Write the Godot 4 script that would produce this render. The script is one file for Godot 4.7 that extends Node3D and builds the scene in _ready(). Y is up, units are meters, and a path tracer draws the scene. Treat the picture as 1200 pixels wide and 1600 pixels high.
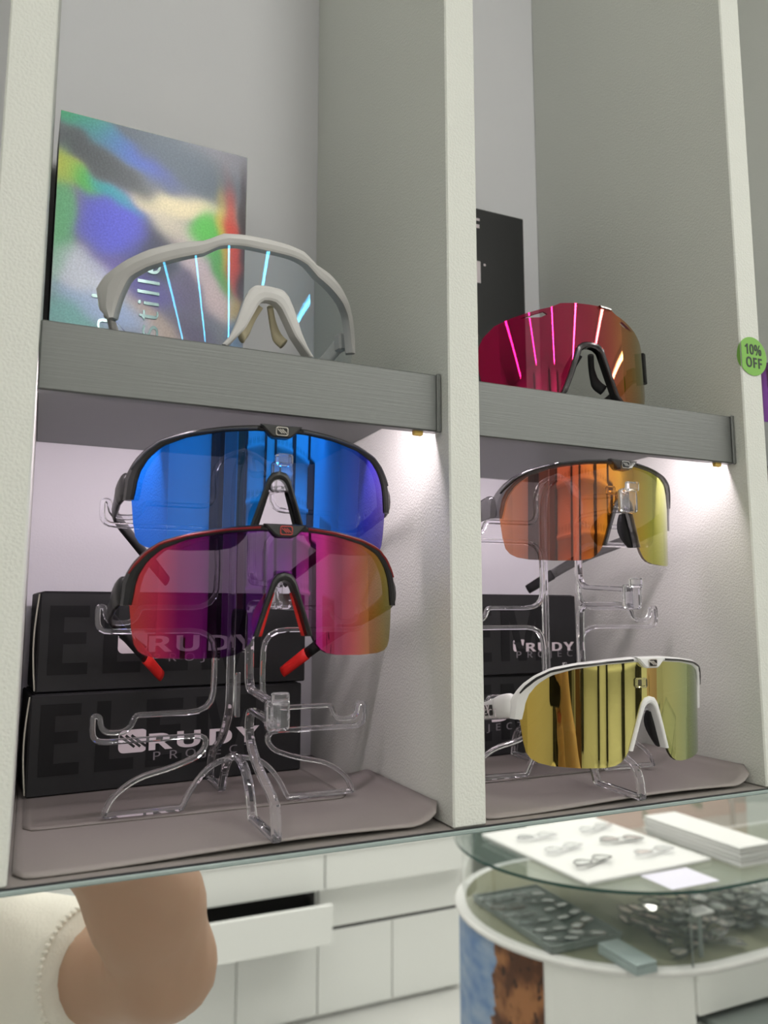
extends Node3D
# A shop display of shield sunglasses: two open niches of a shelving unit, a mirror below them, the shop behind the camera.
# x runs along the shelves, y is up, z comes out of the shelves; the niche floor is at height Y0, the unit's front at z = 0.

const Y0 := 1.55
const EYE := Vector3(0.003, 0.1012, 0.33)

var M := {}
var used := {}
var noise_cache := {}


func _ready() -> void:
	# ---- camera, surroundings, lights
	var cam := Camera3D.new()
	cam.name = "camera"
	cam.keep_aspect = Camera3D.KEEP_HEIGHT
	var attr := CameraAttributesPhysical.new()
	attr.frustum_focal_length = 12.0 / tan(deg_to_rad(67.036 / 2.0))
	attr.frustum_near = 0.01
	attr.frustum_far = 60.0
	attr.exposure_aperture = 7.0
	attr.frustum_focus_distance = 0.42
	add_child(cam)
	cam.attributes = attr
	cam.position = V(EYE.x, EYE.y, EYE.z)
	cam.rotation = Vector3(deg_to_rad(7.29), deg_to_rad(-24.34), 0)
	cam.fov = 67.036
	cam.near = 0.01
	cam.current = true
	var env := Environment.new()
	env.background_mode = Environment.BG_COLOR
	env.background_color = Color(0.02, 0.02, 0.02)
	env.tonemap_mode = Environment.TONE_MAPPER_LINEAR
	env.tonemap_exposure = 1.22
	env.sdfgi_enabled = true
	env.ssao_enabled = true
	env.ssil_enabled = true
	var we := WorldEnvironment.new()
	we.name = "surroundings"
	we.environment = env
	add_child(we)
	materials()
	for t in TUBES:
		ceiling_tube(t[0], t[1], t[2], t[3])
	# ---- the place, then the things
	room()
	shelving()
	mirror()
	for i in 3:
		metal_shelf(i)
	for i in 2:
		mats(i)
	acrylic_stand(Vector3(0.103, 0.0032, -0.0742), 0.0, "clear acrylic display stand holding the blue and the purple sunglasses")
	acrylic_stand(Vector3(0.3043, 0.0032, -0.0677), -4.9, "clear acrylic display stand holding the orange and the white-framed gold sunglasses")
	boxes()
	rudy_glasses()
	shelf_glasses()
	sticker()
	drawer_cabinets()
	counter()
	wall_display()
	chair()
	person()


# Ceiling tubes: x, z from, z to, light energy at a metre.
const TUBES := [[-1.5, 0.4, 3.2, 0.22], [-0.6, 0.4, 3.2, 0.3], [0.3, 0.4, 3.2, 0.55], [1.2, 0.4, 3.2, 0.85], [2.1, 0.4, 3.2, 0.95], [3.0, 0.4, 3.2, 0.9]]


func ceiling_tube(x: float, z0: float, z1: float, e: float) -> void:
	var o := thing("ceiling_light", Vector3(x, 2.72, (z0 + z1) / 2), "white linear ceiling light, %s from the left of the row" % ["first", "second", "third", "fourth", "fifth", "sixth"][int(round((x + 1.5) / 0.9))], "ceiling light", "linear ceiling lights")
	var st := ST()
	bevel_box(st, Vector3(0, 0.012, 0), Vector3(0.07, 0.024, z1 - z0), 0.003)
	part("housing", st, M.white_paint, o)
	st = ST()
	bevel_box(st, Vector3(0, -0.004, 0), Vector3(0.05, 0.008, z1 - z0 - 0.02), 0.002)
	part("light_diffuser", st, M.tube_glow, o)
	var l := AreaLight3D.new()
	l.name = "tube_lamp"
	l.area_size = Vector2(0.05, z1 - z0 - 0.02)
	l.light_color = Color(1.0, 1.0, 0.98)
	l.light_energy = e
	l.shadow_enabled = true
	l.set("area_range", 12.0)
	l.set("area_attenuation", 2.0)
	o.add_child(l)
	l.position = Vector3(0, -0.012, 0)
	l.rotation = Vector3(-PI / 2, 0, 0)


# ------------------------------------------------------------------ helpers
func V(x: float, y: float, z: float) -> Vector3:
	return Vector3(x, y + Y0, z)


func numbered(called: String) -> String:
	var n: int = used.get(called, 0)
	used[called] = n + 1
	return called if n == 0 else "%s_%03d" % [called, n]


func tag(o: Node, label: String, category: String, group := "", kind := "") -> void:
	if label:
		o.set_meta("label", label)
	if category:
		o.set_meta("category", category)
	if group:
		o.set_meta("group", group)
	if kind:
		o.set_meta("kind", kind)


func thing(called: String, at: Vector3, label: String, category: String, group := "") -> Node3D:
	var o := Node3D.new()
	o.name = numbered(called)
	add_child(o)
	o.position = at
	tag(o, label, category, group)
	return o


func mesh_of(called: String, mesh: Mesh, mat: Material, parent: Node = null) -> MeshInstance3D:
	var o := MeshInstance3D.new()
	o.name = called if parent else numbered(called)
	o.mesh = mesh
	if mat:
		o.material_override = mat
	if parent:
		parent.add_child(o, true)
	else:
		add_child(o)
	return o


func part(called: String, st: SurfaceTool, mat: Material, parent: Node, label := "") -> MeshInstance3D:
	st.generate_normals()
	var o := mesh_of(called, st.commit(), mat, parent)
	if label:
		o.set_meta("label", label)
	return o


func struct(called: String, st: SurfaceTool, mat: Material) -> MeshInstance3D:
	st.generate_normals()
	var o := mesh_of(called, st.commit(), mat)
	o.set_meta("kind", "structure")
	return o


func copy(o: Node3D, label := "") -> Node3D:
	var base: String = str(o.name)
	if base.length() > 4 and base[base.length() - 4] == "_" and base.right(3).is_valid_int():
		base = base.left(base.length() - 4)
	var c: Node3D = o.duplicate()
	c.name = numbered(base)
	add_child(c)
	if label:
		c.set_meta("label", label)
	return c


func ST(smooth := false) -> SurfaceTool:
	var st := SurfaceTool.new()
	st.begin(Mesh.PRIMITIVE_TRIANGLES)
	st.set_smooth_group(0 if smooth else -1)
	return st


# Corners run counter-clockwise seen from outside; Godot wants them clockwise.
func tri(st: SurfaceTool, a: Vector3, b: Vector3, c: Vector3) -> void:
	st.add_vertex(a)
	st.add_vertex(c)
	st.add_vertex(b)


func quad(st: SurfaceTool, a: Vector3, b: Vector3, c: Vector3, d: Vector3) -> void:
	tri(st, a, b, c)
	tri(st, a, c, d)


func bevel_box(st: SurfaceTool, c: Vector3, s: Vector3, b := 0.0, basis := Basis()) -> void:
	var h := s / 2
	b = minf(b, minf(h.x, minf(h.y, h.z)) * 0.9)
	var p := func(x: float, y: float, z: float) -> Vector3: return c + basis * Vector3(x, y, z)
	var i := h - Vector3(b, b, b)
	for q in [-1.0, 1.0]:
		var fx := [p.call(q * h.x, -i.y, -i.z), p.call(q * h.x, i.y, -i.z), p.call(q * h.x, i.y, i.z), p.call(q * h.x, -i.y, i.z)]
		var fy := [p.call(-i.x, q * h.y, -i.z), p.call(-i.x, q * h.y, i.z), p.call(i.x, q * h.y, i.z), p.call(i.x, q * h.y, -i.z)]
		var fz := [p.call(-i.x, -i.y, q * h.z), p.call(i.x, -i.y, q * h.z), p.call(i.x, i.y, q * h.z), p.call(-i.x, i.y, q * h.z)]
		for f in [fx, fy, fz]:
			if q < 0:
				f.reverse()
			quad(st, f[0], f[1], f[2], f[3])
	if b <= 0:
		return
	for q in [-1.0, 1.0]:
		for r in [-1.0, 1.0]:
			var ex := [p.call(-i.x, q * h.y, r * i.z), p.call(-i.x, q * i.y, r * h.z), p.call(i.x, q * i.y, r * h.z), p.call(i.x, q * h.y, r * i.z)]
			var ey := [p.call(r * i.x, -i.y, q * h.z), p.call(r * h.x, -i.y, q * i.z), p.call(r * h.x, i.y, q * i.z), p.call(r * i.x, i.y, q * h.z)]
			var ez := [p.call(q * h.x, r * i.y, -i.z), p.call(q * i.x, r * h.y, -i.z), p.call(q * i.x, r * h.y, i.z), p.call(q * h.x, r * i.y, i.z)]
			for f in [ex, ey, ez]:
				if q * r < 0:
					f.reverse()
				quad(st, f[0], f[1], f[2], f[3])
			for t in [-1.0, 1.0]:
				var k := [p.call(q * h.x, r * i.y, t * i.z), p.call(q * i.x, r * h.y, t * i.z), p.call(q * i.x, r * i.y, t * h.z)]
				if q * r * t < 0:
					k.reverse()
				tri(st, k[0], k[1], k[2])


func put_box(called: String, lo: Vector3, hi: Vector3, mat: Material, parent: Node, bevel := 0.001) -> MeshInstance3D:
	var st := ST()
	bevel_box(st, (lo + hi) / 2, hi - lo, bevel)
	return part(called, st, mat, parent)


# A ring of points per station, joined; closed ends.
func loft(st: SurfaceTool, rings: Array, cap := true, facet := false) -> void:
	var n: int = rings[0].size()
	for i in rings.size() - 1:
		var a: Array = rings[i]
		var b: Array = rings[i + 1]
		for k in n:
			var m := (k + 1) % n
			if facet:
				st.set_smooth_group(k + 1)
			quad(st, a[k], b[k], b[m], a[m])
	if cap:
		if facet:
			st.set_smooth_group(-1)
		for e in [0, rings.size() - 1]:
			var ring: Array = rings[e]
			var mid := Vector3.ZERO
			for v in ring:
				mid += v
			mid /= n
			for k in n:
				var m := (k + 1) % n
				if e == 0:
					tri(st, mid, ring[k], ring[m])
				else:
					tri(st, mid, ring[m], ring[k])


# Sweep of an ellipse along a path; radii as Vector2(side, up) per point.
func sweep(st: SurfaceTool, path: Array, radii: Array, sides := 10, up_hint := Vector3.UP) -> void:
	var rings := []
	for i in path.size():
		var d: Vector3 = (path[mini(i + 1, path.size() - 1)] - path[maxi(i - 1, 0)]).normalized()
		var right := d.cross(up_hint).normalized()
		if right.length() < 0.5:
			right = d.cross(Vector3.RIGHT).normalized()
		var up := right.cross(d).normalized()
		var r: Vector2 = radii[i] if radii.size() > 1 else radii[0]
		var ring := []
		for k in sides:
			var a := TAU * k / sides
			ring.append(path[i] + right * cos(a) * r.x + up * sin(a) * r.y)
		rings.append(ring)
	loft(st, rings)


func smooth_path(pts: Array, per := 6) -> Array:
	var out := []
	for i in pts.size() - 1:
		var a: Variant = pts[maxi(i - 1, 0)]
		var d: Variant = pts[mini(i + 2, pts.size() - 1)]
		for k in per:
			out.append(pts[i].cubic_interpolate(pts[i + 1], a, d, float(k) / per))
	out.append(pts[-1])
	return out


func lathe(st: SurfaceTool, profile: Array, sides := 24, origin := Vector3.ZERO) -> void:
	var rings := []
	for q in profile:
		var ring := []
		for k in sides:
			var a := TAU * k / sides
			ring.append(origin + Vector3(cos(a) * q.x, q.y, sin(a) * q.x))
		rings.append(ring)
	loft(st, rings)


func cap_polygon(st: SurfaceTool, poly: PackedVector2Array, at: Callable, front: bool) -> void:
	var idx := Geometry2D.triangulate_polygon(poly)
	for i in range(0, idx.size(), 3):
		var a := poly[idx[i]]
		var b := poly[idx[i + 1]]
		var c := poly[idx[i + 2]]
		if ((b - a).cross(c - a) > 0) != front:
			var t := b
			b = c
			c = t
		tri(st, at.call(a), at.call(b), at.call(c))


func ccw(poly: PackedVector2Array) -> PackedVector2Array:
	if Geometry2D.is_polygon_clockwise(poly):
		poly.reverse()
	return poly


func inset(poly: PackedVector2Array, by: float) -> PackedVector2Array:
	var out := PackedVector2Array()
	var n := poly.size()
	for i in n:
		var e0 := (poly[i] - poly[(i + n - 1) % n]).normalized()
		var e1 := (poly[(i + 1) % n] - poly[i]).normalized()
		var n0 := Vector2(-e0.y, e0.x)
		var n1 := Vector2(-e1.y, e1.x)
		var m := (n0 + n1).normalized()
		out.append(poly[i] + m * by / maxf(m.dot(n0), 0.5))
	return out


# A flat plate with softened edges: outline in 2-D, at(p2, w) gives the point at depth w.
func plate(st: SurfaceTool, poly: PackedVector2Array, w0: float, w1: float, soft: float, at: Callable) -> void:
	poly = ccw(poly)
	var inner := inset(poly, soft) if soft > 0 else poly
	var n := poly.size()
	cap_polygon(st, inner, func(p: Vector2) -> Vector3: return at.call(p, w1), true)
	cap_polygon(st, inner, func(p: Vector2) -> Vector3: return at.call(p, w0), false)
	for i in n:
		var j := (i + 1) % n
		quad(st, at.call(poly[i], w0 + soft), at.call(poly[j], w0 + soft), at.call(poly[j], w1 - soft), at.call(poly[i], w1 - soft))
		if soft > 0:
			quad(st, at.call(poly[i], w1 - soft), at.call(poly[j], w1 - soft), at.call(inner[j], w1), at.call(inner[i], w1))
			quad(st, at.call(inner[i], w0), at.call(inner[j], w0), at.call(poly[j], w0 + soft), at.call(poly[i], w0 + soft))


func round_rect(w: float, h: float, r: float, seg := 5) -> PackedVector2Array:
	var out := PackedVector2Array()
	for c in 4:
		var cx := (w / 2 - r) * (1 if c == 0 or c == 3 else -1)
		var cy := (h / 2 - r) * (1 if c < 2 else -1)
		for k in seg + 1:
			var a := PI / 2 * (c + float(k) / seg)
			out.append(Vector2(cx + r * cos(a), cy + r * sin(a)))
	return out


func lettering(text: String, height: float, depth: float, mat: Material, parent: Node, called := "lettering", weight := 700, stretch := 1.0, spacing := 0.0, align := HORIZONTAL_ALIGNMENT_CENTER) -> MeshInstance3D:
	var f := SystemFont.new()
	f.font_names = PackedStringArray(["Droid Sans"])
	f.font_weight = weight
	var v := FontVariation.new()
	v.base_font = f
	v.spacing_glyph = int(spacing)
	var t := TextMesh.new()
	t.text = text
	t.font = v
	t.font_size = 64
	t.pixel_size = height / 46.0
	t.horizontal_alignment = align
	t.depth = depth
	t.curve_step = 2.0
	var o := mesh_of(called, t, mat, parent)
	o.scale = Vector3(stretch, 1, 1)
	return o


func lerp_table(table: Array, s: float) -> float:
	if s <= table[0].x:
		return table[0].y
	for i in table.size() - 1:
		if s <= table[i + 1].x:
			var a: Vector2 = table[i]
			var b: Vector2 = table[i + 1]
			return lerpf(a.y, b.y, (s - a.x) / maxf(b.x - a.x, 1e-7))
	return table[-1].y


func noise_tex(freq: float, seed_: int, type := FastNoiseLite.TYPE_SIMPLEX_SMOOTH, octaves := 3, size := 512, ramp: Gradient = null) -> NoiseTexture2D:
	var key := "%s %s %s %s %s %s" % [freq, seed_, type, octaves, size, ramp]
	if noise_cache.has(key):
		return noise_cache[key]
	var n := FastNoiseLite.new()
	n.noise_type = type
	n.frequency = freq
	n.seed = seed_
	n.fractal_octaves = octaves
	var t := NoiseTexture2D.new()
	t.width = size
	t.height = size
	t.seamless = true
	t.noise = n
	if ramp:
		t.color_ramp = ramp
	noise_cache[key] = t
	return t


func ramp2(a: Color, b: Color, mid := 0.5) -> Gradient:
	var g := Gradient.new()
	g.offsets = PackedFloat32Array([maxf(mid - 0.35, 0), minf(mid + 0.35, 1)])
	g.colors = PackedColorArray([a, b])
	return g


func mat(color: Color, rough := 0.6, metal := 0.0) -> StandardMaterial3D:
	var m := StandardMaterial3D.new()
	m.albedo_color = color
	m.roughness = rough
	m.metallic = metal
	return m


func relief(m: StandardMaterial3D, tex: Texture2D, cm: float, scale: Vector3) -> StandardMaterial3D:
	m.uv1_triplanar = true
	m.uv1_world_triplanar = true
	m.uv1_scale = scale
	m.heightmap_enabled = true
	m.heightmap_texture = tex
	m.heightmap_scale = cm
	return m


func pane(color: Color, alpha: float, rough := 0.0) -> StandardMaterial3D:
	var m := mat(Color(color.r, color.g, color.b, alpha), rough)
	m.transparency = BaseMaterial3D.TRANSPARENCY_ALPHA
	return m


func solid_glass(color: Color, scale := 0.049, rough := 0.0, alpha := 0.0) -> StandardMaterial3D:
	var m := mat(Color(color.r, color.g, color.b, alpha), rough)
	m.refraction_enabled = true
	m.refraction_scale = scale
	return m


func materials() -> void:
	var grain := noise_tex(0.045, 3, FastNoiseLite.TYPE_SIMPLEX_SMOOTH, 3)
	var speck := noise_tex(0.12, 5, FastNoiseLite.TYPE_SIMPLEX_SMOOTH, 2)
	M.post = relief(mat(Color(0.86, 0.87, 0.845), 0.5), grain, 0.022, Vector3(24, 24, 24))
	M.inner = relief(mat(Color(0.86, 0.85, 0.82), 0.6), speck, 0.008, Vector3(9, 9, 9))
	M.back = relief(mat(Color(0.92, 0.92, 0.94), 0.5), speck, 0.003, Vector3(9, 9, 9))
	M.board = relief(mat(Color(0.56, 0.54, 0.52), 0.5), speck, 0.004, Vector3(9, 9, 9))
	M.brushed = relief(mat(Color(0.47, 0.48, 0.475), 0.45, 0.6), noise_tex(0.03, 9, FastNoiseLite.TYPE_SIMPLEX_SMOOTH, 4), 0.004, Vector3(1.4, 60, 60))
	M.mat_vinyl = relief(mat(Color(0.56, 0.535, 0.52), 0.55), speck, 0.003, Vector3(7, 7, 7))
	M.mat_vinyl_shaded = relief(mat(Color(0.5, 0.475, 0.46), 0.55), speck, 0.003, Vector3(7, 7, 7))  # second mat's tone, with the shadow of the boxes mixed into it
	M.led_glow = glow(Color(1, 0.94, 0.97), 5.0)
	M.tube_glow = glow(Color(1, 0.985, 0.95), 9.0)
	M.yellow_tab = mat(Color(0.93, 0.78, 0.42), 0.7)
	M.white_paint = mat(Color(0.93, 0.93, 0.92), 0.5)
	M.wall = relief(mat(Color(0.93, 0.93, 0.92), 0.7), speck, 0.004, Vector3(4, 4, 4))
	M.ceiling = mat(Color(0.92, 0.92, 0.9), 0.8)
	M.silver = mat(Color(0.98, 0.985, 0.98), 0.0, 1.0)
	M.glass_edge = mat(Color(0.6, 0.66, 0.65), 0.15)
	M.dark_line = mat(Color(0.18, 0.19, 0.2), 0.4)
	M.acrylic = solid_glass(Color(0.985, 0.98, 1.0), 0.049, 0.0, 0.05)
	M.black_card = relief(mat(Color(0.085, 0.088, 0.1), 0.5), speck, 0.002, Vector3(8, 8, 8))
	M.black_emboss = mat(Color(0.068, 0.07, 0.078), 0.55)
	M.black_emboss.metallic_specular = 0.38
	M.card_edge = mat(Color(0.85, 0.84, 0.78), 0.8)
	M.print_white = mat(Color(0.86, 0.82, 0.84), 0.5)
	M.print_grey = mat(Color(0.5, 0.48, 0.5), 0.5)
	M.black_gloss = mat(Color(0.06, 0.06, 0.065), 0.28)
	M.black_satin = mat(Color(0.075, 0.075, 0.08), 0.3)
	M.rubber = mat(Color(0.09, 0.09, 0.1), 0.7)
	M.red_line = mat(Color(0.55, 0.13, 0.13), 0.3, 0.3)
	M.red_rubber = mat(Color(0.82, 0.1, 0.08), 0.55)
	M.grey_line = mat(Color(0.36, 0.36, 0.38), 0.3, 0.4)
	M.white_frame = mat(Color(0.9, 0.9, 0.9), 0.35)
	M.grey_white_frame = mat(Color(0.77, 0.765, 0.76), 0.4)
	M.cream_rubber = mat(Color(0.78, 0.74, 0.62), 0.6)
	M.crystal = pane(Color(0.16, 0.15, 0.17), 0.55, 0.05)
	M.crystal_line = mat(Color(0.08, 0.08, 0.09), 0.2)
	M.chrome = mat(Color(0.72, 0.72, 0.72), 0.18, 1.0)
	M.dark_chrome = mat(Color(0.35, 0.34, 0.35), 0.2, 1.0)
	M.badge_silver = mat(Color(0.8, 0.78, 0.75), 0.3, 0.6)
	M.badge_red = mat(Color(0.75, 0.3, 0.28), 0.35, 0.3)
	M.sticker = mat(Color(0.5, 0.73, 0.32), 0.6)
	M.sticker_ink = mat(Color(0.2, 0.24, 0.22), 0.6)
	M.cabinet_white = mat(Color(0.97, 0.975, 0.965), 0.35)
	M.dark_gap = mat(Color(0.1, 0.1, 0.1), 0.7)
	M.floor = relief(mat(Color(0.84, 0.84, 0.83), 0.35), speck, 0.002, Vector3(3, 3, 3))
	M.grey_felt = mat(Color(0.5, 0.53, 0.52), 0.8)
	M.counter_floor = mat(Color(0.5, 0.5, 0.41), 0.6)
	M.green_glass = pane(Color(0.75, 0.9, 0.86), 0.06)
	M.green_edge = mat(Color(0.16, 0.3, 0.28), 0.15)
	M.white_card = mat(Color(0.89, 0.89, 0.885), 0.5)
	M.paper_grid = mat(Color(0.88, 0.87, 0.93), 0.7)
	M.case_grey = mat(Color(0.62, 0.68, 0.68), 0.5)
	M.specs_dark = mat(Color(0.12, 0.12, 0.13), 0.3)
	M.specs_metal = mat(Color(0.6, 0.6, 0.6), 0.25, 0.9)
	M.specs_brown = mat(Color(0.32, 0.2, 0.12), 0.3)
	M.specs_clear = pane(Color(0.8, 0.8, 0.82), 0.35, 0.05)
	M.specs_lens = pane(Color(0.85, 0.9, 0.9), 0.1)
	M.dark_panel = mat(Color(0.13, 0.12, 0.12), 0.35)
	M.curtain = relief(mat(Color(0.66, 0.66, 0.66), 0.85), speck, 0.01, Vector3(4, 4, 4))
	M.pink_print = relief(mat(Color(0.86, 0.72, 0.68), 0.6), speck, 0.0, Vector3(1, 1, 1))
	M.green_print = mat(Color(0.3, 0.42, 0.25), 0.6)
	M.green_sign = mat(Color(0.35, 0.65, 0.2), 0.5)
	M.wood = mat(Color(0.4, 0.27, 0.17), 0.5)
	M.skin = mat(Color(0.74, 0.60, 0.505), 0.5)
	M.skin.subsurf_scatter_enabled = true
	M.skin.subsurf_scatter_strength = 0.08
	M.knit = relief(mat(Color(0.97, 0.955, 0.91), 0.85), noise_tex(0.05, 21, FastNoiseLite.TYPE_CELLULAR, 1), 0.03, Vector3(14, 14, 14))
	M.trousers = mat(Color(0.2, 0.22, 0.27), 0.8)
	M.hair = mat(Color(0.07, 0.06, 0.055), 0.45)
	M.shoe = mat(Color(0.88, 0.88, 0.86), 0.6)
	M.phone = mat(Color(0.12, 0.12, 0.14), 0.2)
	M.eye_dark = mat(Color(0.06, 0.04, 0.03), 0.15)
	M.lip = mat(Color(0.66, 0.36, 0.33), 0.5)


func glow(c: Color, e: float) -> StandardMaterial3D:
	var m := mat(c, 0.5)
	m.emission_enabled = true
	m.emission = c
	m.emission_energy_multiplier = e
	return m


# ------------------------------------------------------------------ the room and the shelving
func room() -> void:
	var lo := Vector3(-2.3, 0, -0.32)
	var hi := Vector3(5.2, 2.75, 3.3)
	var t := 0.12
	var st := ST()
	bevel_box(st, Vector3((lo.x + hi.x) / 2, -t / 2, (lo.z + hi.z) / 2), Vector3(hi.x - lo.x + 2 * t, t, hi.z - lo.z + 2 * t))
	struct("floor", st, M.floor)
	st = ST()
	bevel_box(st, Vector3((lo.x + hi.x) / 2, hi.y + t / 2, (lo.z + hi.z) / 2), Vector3(hi.x - lo.x + 2 * t, t, hi.z - lo.z + 2 * t))
	struct("ceiling", st, M.ceiling)
	st = ST()
	bevel_box(st, Vector3((lo.x + hi.x) / 2, hi.y / 2, lo.z - t / 2), Vector3(hi.x - lo.x, hi.y, t))
	struct("wall_back", st, M.wall)
	st = ST()
	bevel_box(st, Vector3((lo.x + hi.x) / 2, hi.y / 2, hi.z + t / 2), Vector3(hi.x - lo.x, hi.y, t))
	struct("wall_front", st, M.wall)
	st = ST()
	bevel_box(st, Vector3(lo.x - t / 2, hi.y / 2, (lo.z + hi.z) / 2), Vector3(t, hi.y, hi.z - lo.z + 2 * t))
	struct("wall_left", st, M.wall)
	st = ST()
	bevel_box(st, Vector3(hi.x + t / 2, hi.y / 2, (lo.z + hi.z) / 2), Vector3(t, hi.y, hi.z - lo.z + 2 * t))
	struct("wall_right", st, M.wall)


const POSTS := [[-0.2245, -0.2065], [-0.0181, 0.0], [0.188, 0.206], [0.3945, 0.412], [0.6, 0.618]]
const NICHES := [[-0.2065, -0.0181], [0.0, 0.188], [0.206, 0.3945], [0.412, 0.6]]
const DEEP := 0.2054
const TOP := 0.98


func shelving() -> void:
	var o := thing("display_shelving", Vector3(0, Y0, 0), "off-white textured shelving unit with tall open niches above the mirror", "shelving")
	for p in POSTS:
		var st := ST()
		bevel_box(st, Vector3((p[0] + p[1]) / 2, TOP / 2, -DEEP / 2), Vector3(p[1] - p[0], TOP, DEEP), 0.0008)
		part("divider_panel", st, M.post, o)
	put_box("bottom_board", Vector3(POSTS[0][0], -0.018, -DEEP - 0.012), Vector3(POSTS[-1][1], -0.0002, -0.0004), M.board, o, 0.0004)
	put_box("top_board", Vector3(POSTS[0][0], TOP + 0.0002, -DEEP - 0.012), Vector3(POSTS[-1][1], TOP + 0.018, 0), M.post, o, 0.0008)
	put_box("back_panel", Vector3(POSTS[0][0], 0.0, -DEEP - 0.012), Vector3(POSTS[-1][1], TOP, -DEEP - 0.0002), M.back, o, 0.0)
	put_box("carcass", Vector3(POSTS[0][0], -Y0 + 0.06, -DEEP - 0.012), Vector3(POSTS[-1][1], -0.0185, -0.0012), M.cabinet_white, o, 0.001)
	put_box("plinth", Vector3(POSTS[0][0] + 0.02, -Y0, -DEEP - 0.01), Vector3(POSTS[-1][1] - 0.02, -Y0 + 0.06, -0.04), M.dark_gap, o, 0.001)


func mirror() -> void:
	var o := thing("wall_mirror", Vector3(0.2, Y0 - 0.35, 0.0), "wide frameless mirror panel under the niches reflecting the shop", "mirror")
	var x0: float = POSTS[0][0] - 0.2
	var x1: float = POSTS[-1][1] - 0.2
	put_box("mirror_sheet", Vector3(x0, -0.3, 0.0), Vector3(x1, 0.3478, 0.0026), M.silver, o, 0.0)
	put_box("backing_line", Vector3(x0, 0.3478, -0.0004), Vector3(x1, 0.3499, 0.0012), M.dark_line, o, 0.0)
	put_box("glass_edge", Vector3(x0, 0.3478, 0.0012), Vector3(x1, 0.3496, 0.0027), M.glass_edge, o, 0.0004)


func metal_shelf(i: int) -> void:
	var n: Array = NICHES[i + 1]
	var w: float = n[1] - n[0] - 0.0006
	var o := thing("metal_shelf", V((n[0] + n[1]) / 2, 0.2212, 0), ["brushed grey metal shelf above the blue sunglasses", "brushed grey metal shelf above the orange sunglasses", "brushed grey metal shelf at the right edge, past the green sticker"][i], "shelf", "brushed metal shelves")
	var f := -0.0086
	# sheet-metal tray: a flat top and a tall lip folded down and under along the front
	put_box("tray", Vector3(-w / 2, -0.0122, -DEEP), Vector3(w / 2, 0, f - 0.0022), M.brushed, o, 0.0004)
	var st := ST()
	bevel_box(st, Vector3(0, -0.0149, f - 0.0011), Vector3(w, 0.0298, 0.0022), 0.0007)
	part("front_lip", st, M.brushed, o)
	st = ST()
	bevel_box(st, Vector3(0, -0.0291, f - 0.0034), Vector3(w, 0.0012, 0.0064), 0.0004)
	part("folded_edge", st, M.brushed, o)
	st = ST()
	bevel_box(st, Vector3(w / 2 - 0.0012, -0.015, f + 0.0006), Vector3(0.0024, 0.0306, 0.0016), 0.0005)
	part("end_cap", st, M.brushed, o)
	st = ST()
	bevel_box(st, Vector3(w / 2 - 0.011, -0.0305, f - 0.004), Vector3(0.0052, 0.0028, 0.003), 0.0005)
	part("yellow_tab", st, M.yellow_tab, o, "small yellow tab")
	st = ST()
	bevel_box(st, Vector3(0, -0.0162, -0.0180), Vector3(w - 0.004, 0.0016, 0.008), 0.0003, Basis(Vector3.RIGHT, 0.85))
	part("led_strip", st, M.led_glow, o)
	var l := AreaLight3D.new()
	l.name = "strip_lamp"
	l.area_size = Vector2(w - 0.006, 0.007)
	l.light_color = Color(1.0, 0.93, 0.965)
	l.light_energy = LED
	l.shadow_enabled = true
	l.set("area_range", 6.0)
	l.set("area_attenuation", 2.0)
	o.add_child(l)
	l.position = Vector3(0, -0.0172, -0.0190)
	l.rotation = Vector3(-PI / 2 + 0.85, 0, 0)


const LED := 0.0165


# A vinyl sheet: rounded corners, edges that lift a little, the right edge curled against the panel.
func sheet(st: SurfaceTool, x0: float, x1: float, z0: float, z1: float, thick: float, round_: float, height: Callable) -> void:
	var nx := 44
	var nz := 26
	var at := func(i: int, k: int) -> Vector3:
		var u := float(i) / nx
		var zf := z1
		var zb := z0
		var x := lerpf(x0, x1, u)
		for e in [x - x0, x1 - x]:
			if e < round_:
				var cut := round_ - sqrt(maxf(round_ * round_ - (round_ - e) * (round_ - e), 0))
				zf = z1 - cut
				zb = z0 + cut
		var z := lerpf(zb, zf, float(k) / nz)
		return Vector3(x, height.call(x, z), z)
	for i in nx:
		for k in nz:
			var a: Vector3 = at.call(i, k)
			var b: Vector3 = at.call(i, k + 1)
			var c: Vector3 = at.call(i + 1, k + 1)
			var d: Vector3 = at.call(i + 1, k)
			var up := Vector3(0, thick, 0)
			quad(st, a + up, b + up, c + up, d + up)
			quad(st, d, c, b, a)
			if k == nz - 1:
				quad(st, b, c, c + up, b + up)
			if k == 0:
				quad(st, d, a, a + up, d + up)
			if i == 0:
				quad(st, a, b, b + up, a + up)
			if i == nx - 1:
				quad(st, c, d, d + up, c + up)


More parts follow.
